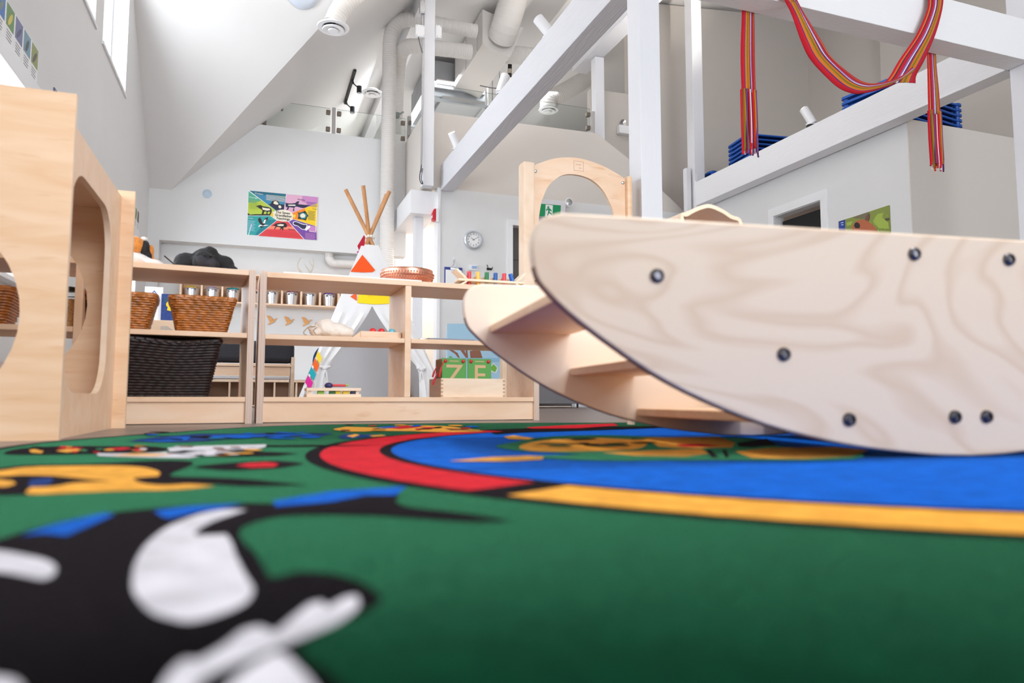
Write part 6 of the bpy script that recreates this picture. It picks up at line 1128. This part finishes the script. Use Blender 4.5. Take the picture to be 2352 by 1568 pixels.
# uplights standing on the beams
LENS = mat('lamp_glow', (255, 236, 214), .4, emit=6)
def uplight(label, x, y, z, tilt, aim=None, power=0):
    t = thing('uplight', label, 'lamp', (x, y, z))
    B().lathe([(.045, 0), (.045, .04), (.04, .045)], (x, y, z+.001), 20).build('base', BLACK, t); B().lathe([(.05, .0455), (.05, .058), (.02, .06)], (x, y, z+.001), 20).build('base_cap', WHITE, t)
    d = Vector(tilt).normalized(); a = Vector((x, y, z+.06)); c = a+Vector((0, 0, .05))
    B().tube([a, c], .014, 8).build('arm', WHITE, t); q = c-d*.06
    B().tube([q, q+d*.21], .046, 24, caps=True).build('head', WHITE, t)
    e = q+d*.2105; B().tube([e, e+d*.003], .04, 20).build('lens', LENS if power else COL['cream'], t)
    if power: spot('uplight_beam', e+d*.02, power, d, 80); 
uplight('white uplight on the long beam near the post', 2.215, 5.2, 3.031, (-.55, .35, .9), power=400)
uplight('white uplight on the middle of the long beam, by the air handling unit', 2.2, 6.35, 3.031, (.3, .1, .9), power=200)
uplight('white uplight at the far end of the long beam', 2.2, 8.0, 3.031, (-.5, -.3, .85), power=14)
uplight('lit white uplight on the right beam between the stacks of blue cots', 5.655, 5.95, 3.041, (-.25, .35, .9), power=280)
uplight('added white uplight near the big post on the long beam, out of view', 2.215, 4.15, 3.031, (-.9, .45, .8), power=35)  # extra unseen lamp, added to bounce light off the dormer ceiling
uplight('added unseen white uplight on the cross beam beside the big post', 2.85, 3.67, 3.041, (.35, .75, .8), power=20)  # another lamp added out of view for ceiling bounce
# conduit and junction boxes on the slim post
cd = thing('electrical_conduit', 'grey conduit and cable loop running down the slim post', 'conduit', (1.83, 8.28, 2.7))
B().tube(spline([(1.83, 8.285, 5.3), (1.825, 8.285, 4.75), (1.84, 8.285, 4.4), (1.84, 8.285, 3.2), (1.835, 8.285, 2.85)], 8), .011, 8).build('conduit_tube', METAL, cd)
B().tube(spline([(1.84, 8.28, 2.95), (1.815, 8.27, 2.8), (1.82, 8.26, 2.73), (1.845, 8.27, 2.70), (1.85, 8.28, 2.74)], 6), .006, 6).tube(spline([(1.85, 8.28, 2.9), (1.835, 8.265, 2.76), (1.855, 8.26, 2.70)], 6), .005, 6).build('cable_loop', mat('dark_cable', (70, 70, 78), .5), cd)
B().tube(spline([(1.78, 8.28, 4.56), (1.80, 8.27, 4.46), (1.835, 8.28, 4.36)], 6), .008, 6).build('cable', mat('grey_cable', (110, 108, 110), .5), cd)
for nm, a, c, m in (('junction_box', (1.74, 8.25, 4.55), (1.855, 8.299, 4.70), WHITE), ('junction_box', (1.998, 8.25, 4.58), (2.07, 8.299, 4.74), WHITE), ('transformer_box', (1.79, 8.25, 4.86), (1.858, 8.299, 5.02), METAL)):
    t = thing(nm, {(1.74): 'white junction box left of the slim post', 1.998: 'white junction box right of the slim post', 1.79: 'small grey metal box high on the slim post'}[a[0]], 'electrical box', ((a[0]+c[0])/2, 8.28, a[2]))
    B().box(a, c, .004).build('box', m, t); B().box((a[0]+.008, a[1]-.004, a[2]+.008), (c[0]-.008, a[1]-.0005, c[2]-.008), .001).build('cover_plate', m, t)
    for sx in (a[0]+.014, c[0]-.014):
        for sz in (a[2]+.014, c[2]-.014): B().lathe([(.004, 0), (.003, .002)], (sx, a[1]-.0042, sz), 8, axis='y').build('screw', DMETAL, t)
cm = thing('security_camera', 'small grey camera angled beside the corner glass pane', 'camera', (1.75, 9.5, 4.0))
B().box((1.66, 9.45, 3.99), (1.78, 9.53, 4.06), .006, rz=.2).build('housing', mat('sage_grey_plastic', (130, 140, 138), .4), cm); B().tube([(1.76, 9.5, 4.03), (1.85, 9.53, 4.1)], .012, 8).build('bracket', mat('camera_bracket', (150, 156, 154), .4), cm)

# ---------------------------------------------------------------- blue stacking cots on the deck
CB = mat('blue_cot_plastic', (16, 84, 176), .35); CBF = mat('blue_cot_fabric', (18, 66, 140), .8)
def cot_proto():
    t = thing('stacking_cot', 'blue stacking cot', 'cot', (0, 0, 0), 0, 'blue cots stacked on the deck')
    L, W = 1.30, .54
    for sx in (-1, 1):
        b = B(); b.prism(rrect(sx*(L/2-.05)-.05, -W/2, sx*(L/2-.05)+.05, W/2, .035, 4), 'xy', .03, .055); b.build('end_frame', CB, t, local=True)
        for sy in (-1, 1): B().lathe([(.026, 0), (.03, .028)], (sx*(L/2-.05), sy*(W/2-.04), .0015), 12).build('leg', CB, t, local=True)
    for sy in (-1, 1): B().tube([(-L/2+.1, sy*(W/2-.03), .042), (L/2-.1, sy*(W/2-.03), .042)], .012, 10).build('side_rail', CB, t, local=True)
    B().box((-L/2+.09, -W/2+.02, .043), (L/2-.09, W/2-.02, .047)).build('sleeping_fabric', CBF, t, local=True, smooth=0)
    return t
cot = cot_proto(); first = True
def stack(cx_, cy_, z, n, rz, lab):
    global first
    for k in range(n):
        l = 'blue stacking cot, '+('lowest' if k == 0 else 'topmost' if k == n-1 else '%s from the top' % ORD[n-1-k])+', '+lab
        if first: cot.location = (cx_, cy_, z+.0585*k); cot.rotation_euler = (0, 0, rz); cot['label'] = l; first = False
        else: copy_thing(cot, (cx_, cy_, z+.0585*k), rz, l)
ORD = 'first second third fourth fifth sixth seventh eighth ninth tenth eleventh twelfth thirteenth'.split()
stack(6.44, 5.46, 2.752, 9, math.radians(8.7), 'stack behind the sash loop')
stack(6.55, 7.42, 2.752, 13, math.radians(-8), 'stack left of the lit uplight')
lc_ = copy_thing(cot, (6.45, 8.12, 2.752+.40), math.radians(-6), 'blue stacking cot lying lower, at the far side of the left stack, with white tag')
ts = thing('storage_crate', 'blue crate holding up the low far cot on the deck', 'crate', (6.45, 8.12, 2.75))
B().box((5.85, 7.9, 2.7525), (7.05, 8.36, 3.15), .02).build('body', CB, ts)

# ---------------------------------------------------------------- woven sash
sa = thing('woven_sash', 'long red woven sash with coloured stripes draped over the white cross beam', 'sash', (3.9, 3.67, 3.04))
def sashmat():
    m = bpy.data.materials.new('sash_weave'); m.use_nodes = True; nt = m.node_tree; L = nt.links.new; bs = nt.nodes['Principled BSDF']; bs.inputs['Roughness'].default_value = .85
    uv = nt.nodes.new('ShaderNodeUVMap'); sp = nt.nodes.new('ShaderNodeSeparateXYZ'); L(uv.outputs[0], sp.inputs[0])
    r = nt.nodes.new('ShaderNodeValToRGB'); r.color_ramp.interpolation = 'CONSTANT'
    S = [(0, (196, 10, 36)), (.13, (212, 18, 40)), (.2, (80, 50, 120)), (.24, (226, 120, 40)), (.31, (206, 130, 20)), (.37, (130, 116, 30)), (.44, (206, 130, 20)), (.5, (190, 60, 40)), (.54, (74, 44, 110)), (.6, (238, 226, 240)), (.645, (150, 90, 150)), (.71, (196, 10, 36)), (.82, (60, 30, 66)), (.86, (226, 110, 40)), (.92, (208, 10, 40))]
    e = r.color_ramp.elements; e[0].color = (*lin(S[0][1]), 1); e[1].position = S[1][0]; e[1].color = (*lin(S[1][1]), 1)
    for p_, c_ in S[2:]: x = e.new(p_); x.color = (*lin(c_), 1)
    L(sp.outputs[0], r.inputs[0]); L(r.outputs[0], bs.inputs['Base Color'])
    wv = nt.nodes.new('ShaderNodeTexWave'); wv.inputs['Scale'].default_value = 90; wv.bands_direction = 'Y'; L(uv.outputs[0], wv.inputs[0]); bp = nt.nodes.new('ShaderNodeBump'); bp.inputs['Strength'].default_value = .4; bp.inputs['Distance'].default_value = .004; L(wv.outputs[0], bp.inputs['Height']); L(bp.outputs[0], bs.inputs['Normal']); return m
SASH = sashmat()
def ribbon(name, left, right, n=6, fold=0, th=.003):
    """a strip between two edge curves, u running across it"""
    Lc, Rc = spline(left, n), spline(right, n); bm = bmesh.new(); uvl = bm.loops.layers.uv.new('UVMap'); K_ = 12; rows = []
    for i, (a, c) in enumerate(zip(Lc, Rc)):
        row = []
        for k in range(K_+1):
            p = a.lerp(c, k/K_); p = p+Vector((0, -fold*math.sin(PI*k/K_)-.002*math.sin(k*2+i*.3), 0)); row.append(bm.verts.new(p))
        rows.append(row)
    for i in range(len(rows)-1):
        for k in range(K_):
            f = bm.faces.new((rows[i][k], rows[i][k+1], rows[i+1][k+1], rows[i+1][k]))
            for lp, (uu, vv) in zip(f.loops, ((k, i), (k+1, i), (k+1, i+1), (k, i+1))): lp[uvl].uv = (uu/K_*.998+.001, vv/len(rows))
    m = Matrix.Translation(sa.location).inverted(); bm.transform(m); me = bpy.data.meshes.new(name); bm.to_mesh(me); bm.free(); me.materials.append(SASH)
    me.polygons.foreach_set('use_smooth', [True]*len(me.polygons)); o = bpy.data.objects.new(name, me); C.objects.link(o); o.parent = sa
    s_ = o.modifiers.new('thick', 'SOLIDIFY'); s_.thickness = th; s_.offset = 0; return o
f_ = lambda x, z, y=3.53: (x, y, z)
# left tail behind the beam, over the top, down in front
ribbon('tail_strip', [(3.02, 3.785, 2.15), (3.02, 3.785, 2.42), (3.034, 3.775, 2.72), (3.035, 3.772, 3.035), (3.06, 3.66, 3.05), (3.09, 3.578, 3.045), (3.14, 3.55, 2.80), f_(3.19, 2.66)],
       [(3.137, 3.785, 2.15), (3.136, 3.785, 2.43), (3.132, 3.775, 2.72), (3.13, 3.772, 3.035), (3.16, 3.66, 3.05), (3.20, 3.578, 3.045), (3.25, 3.55, 2.82), f_(3.29, 2.69)], fold=.012)
ribbon('loop_strip', [f_(3.19, 2.66), f_(3.232, 2.587), f_(3.305, 2.42), f_(3.376, 2.312), f_(3.50, 2.214), f_(3.607, 2.155), f_(3.729, 2.137), f_(3.83, 2.155, 3.525), f_(3.95, 2.196, 3.52), f_(4.10, 2.26, 3.515), f_(4.265, 2.36, 3.52)],
       [f_(3.29, 2.69), f_(3.343, 2.609), f_(3.475, 2.45), f_(3.55, 2.364), f_(3.695, 2.278), f_(3.79, 2.238), f_(3.88, 2.232), f_(3.95, 2.242, 3.515), f_(4.03, 2.262, 3.50), f_(4.13, 2.31, 3.50), f_(4.24, 2.40, 3.51)], fold=.02)
ribbon('loop_strip', [f_(4.28, 2.29, 3.515), f_(4.31, 2.36), f_(4.40, 2.49), f_(4.516, 2.694), f_(4.585, 2.87), (4.64, 3.55, 3.0), (4.70, 3.6, 3.05), (4.78, 3.70, 3.052), (4.83, 3.775, 3.03), (4.83, 3.782, 2.73), (4.85, 3.785, 2.41), (4.85, 3.785, 2.25)],
       [f_(3.95, 2.225, 3.505), f_(4.03, 2.29, 3.51), f_(4.156, 2.445), f_(4.332, 2.66), f_(4.45, 2.87), (4.49, 3.55, 3.0), (4.56, 3.6, 3.05), (4.66, 3.70, 3.052), (4.738, 3.775, 3.03), (4.739, 3.782, 2.715), (4.734, 3.785, 2.39), (4.73, 3.785, 2.23)], fold=.02)
FC = [(214, 20, 40), (206, 130, 20), (120, 70, 130), (196, 16, 44), (232, 220, 232), (90, 30, 90), (130, 110, 30), (222, 60, 40)]
FM = [mat('fringe_%d' % i, c, .9) for i, c in enumerate(FC)]
for x0, x1, zt, zb in ((3.02, 3.137, 2.17, 1.74), (4.735, 4.852, 2.27, 1.83)):
    for k in range(24):
        x = x0+(x1-x0)*(k+.5)/24; d = random.uniform(-.012, .012); e = zb+random.uniform(-.03, .04); y = 3.785+.014*math.sin(k*1.9)
        P = spline([(x, y, zt), (x+d*.4, y, (zt+e)/2), (x+d, y+d, e+.04), (x+d*1.6, y+d, e)], 4)
        B().tube(P, [.0066]*(len(P)-3)+[.005, .008, .004], 6).build('fringe_strand', FM[(k*3) % 8], sa)

# ---------------------------------------------------------------- bear picture on the low right wall
bp_ = thing('poster', 'photo poster of a brown bear in grass beside the dark doorway', 'poster', (5.765, 5.4, 1.3))
flat([(k, p_) for k, p_ in BEAR], lambda u, v, d: (5.763-d*3, u, v), 'print', bp_); B().box((5.7642, min(p_[0] for p_ in BEAR[0][1]), 1.3), (5.768, max(p_[0] for p_ in BEAR[0][1]), 1.968)).build('lower_sheet', COL['grass'], bp_, smooth=0)
b = B()
for k in range(46):
    y, z = random.uniform(5.1, 5.35), random.uniform(1.72, 1.9); b.poly([(5.7612, y, z), (5.7612, y+.006, z), (5.7612, y+random.uniform(-.03, .03), z+random.uniform(.03, .07))])
b.build('grass_blades_print', COL['lime2'], bp_, smooth=0)['kind'] = 'stuff'
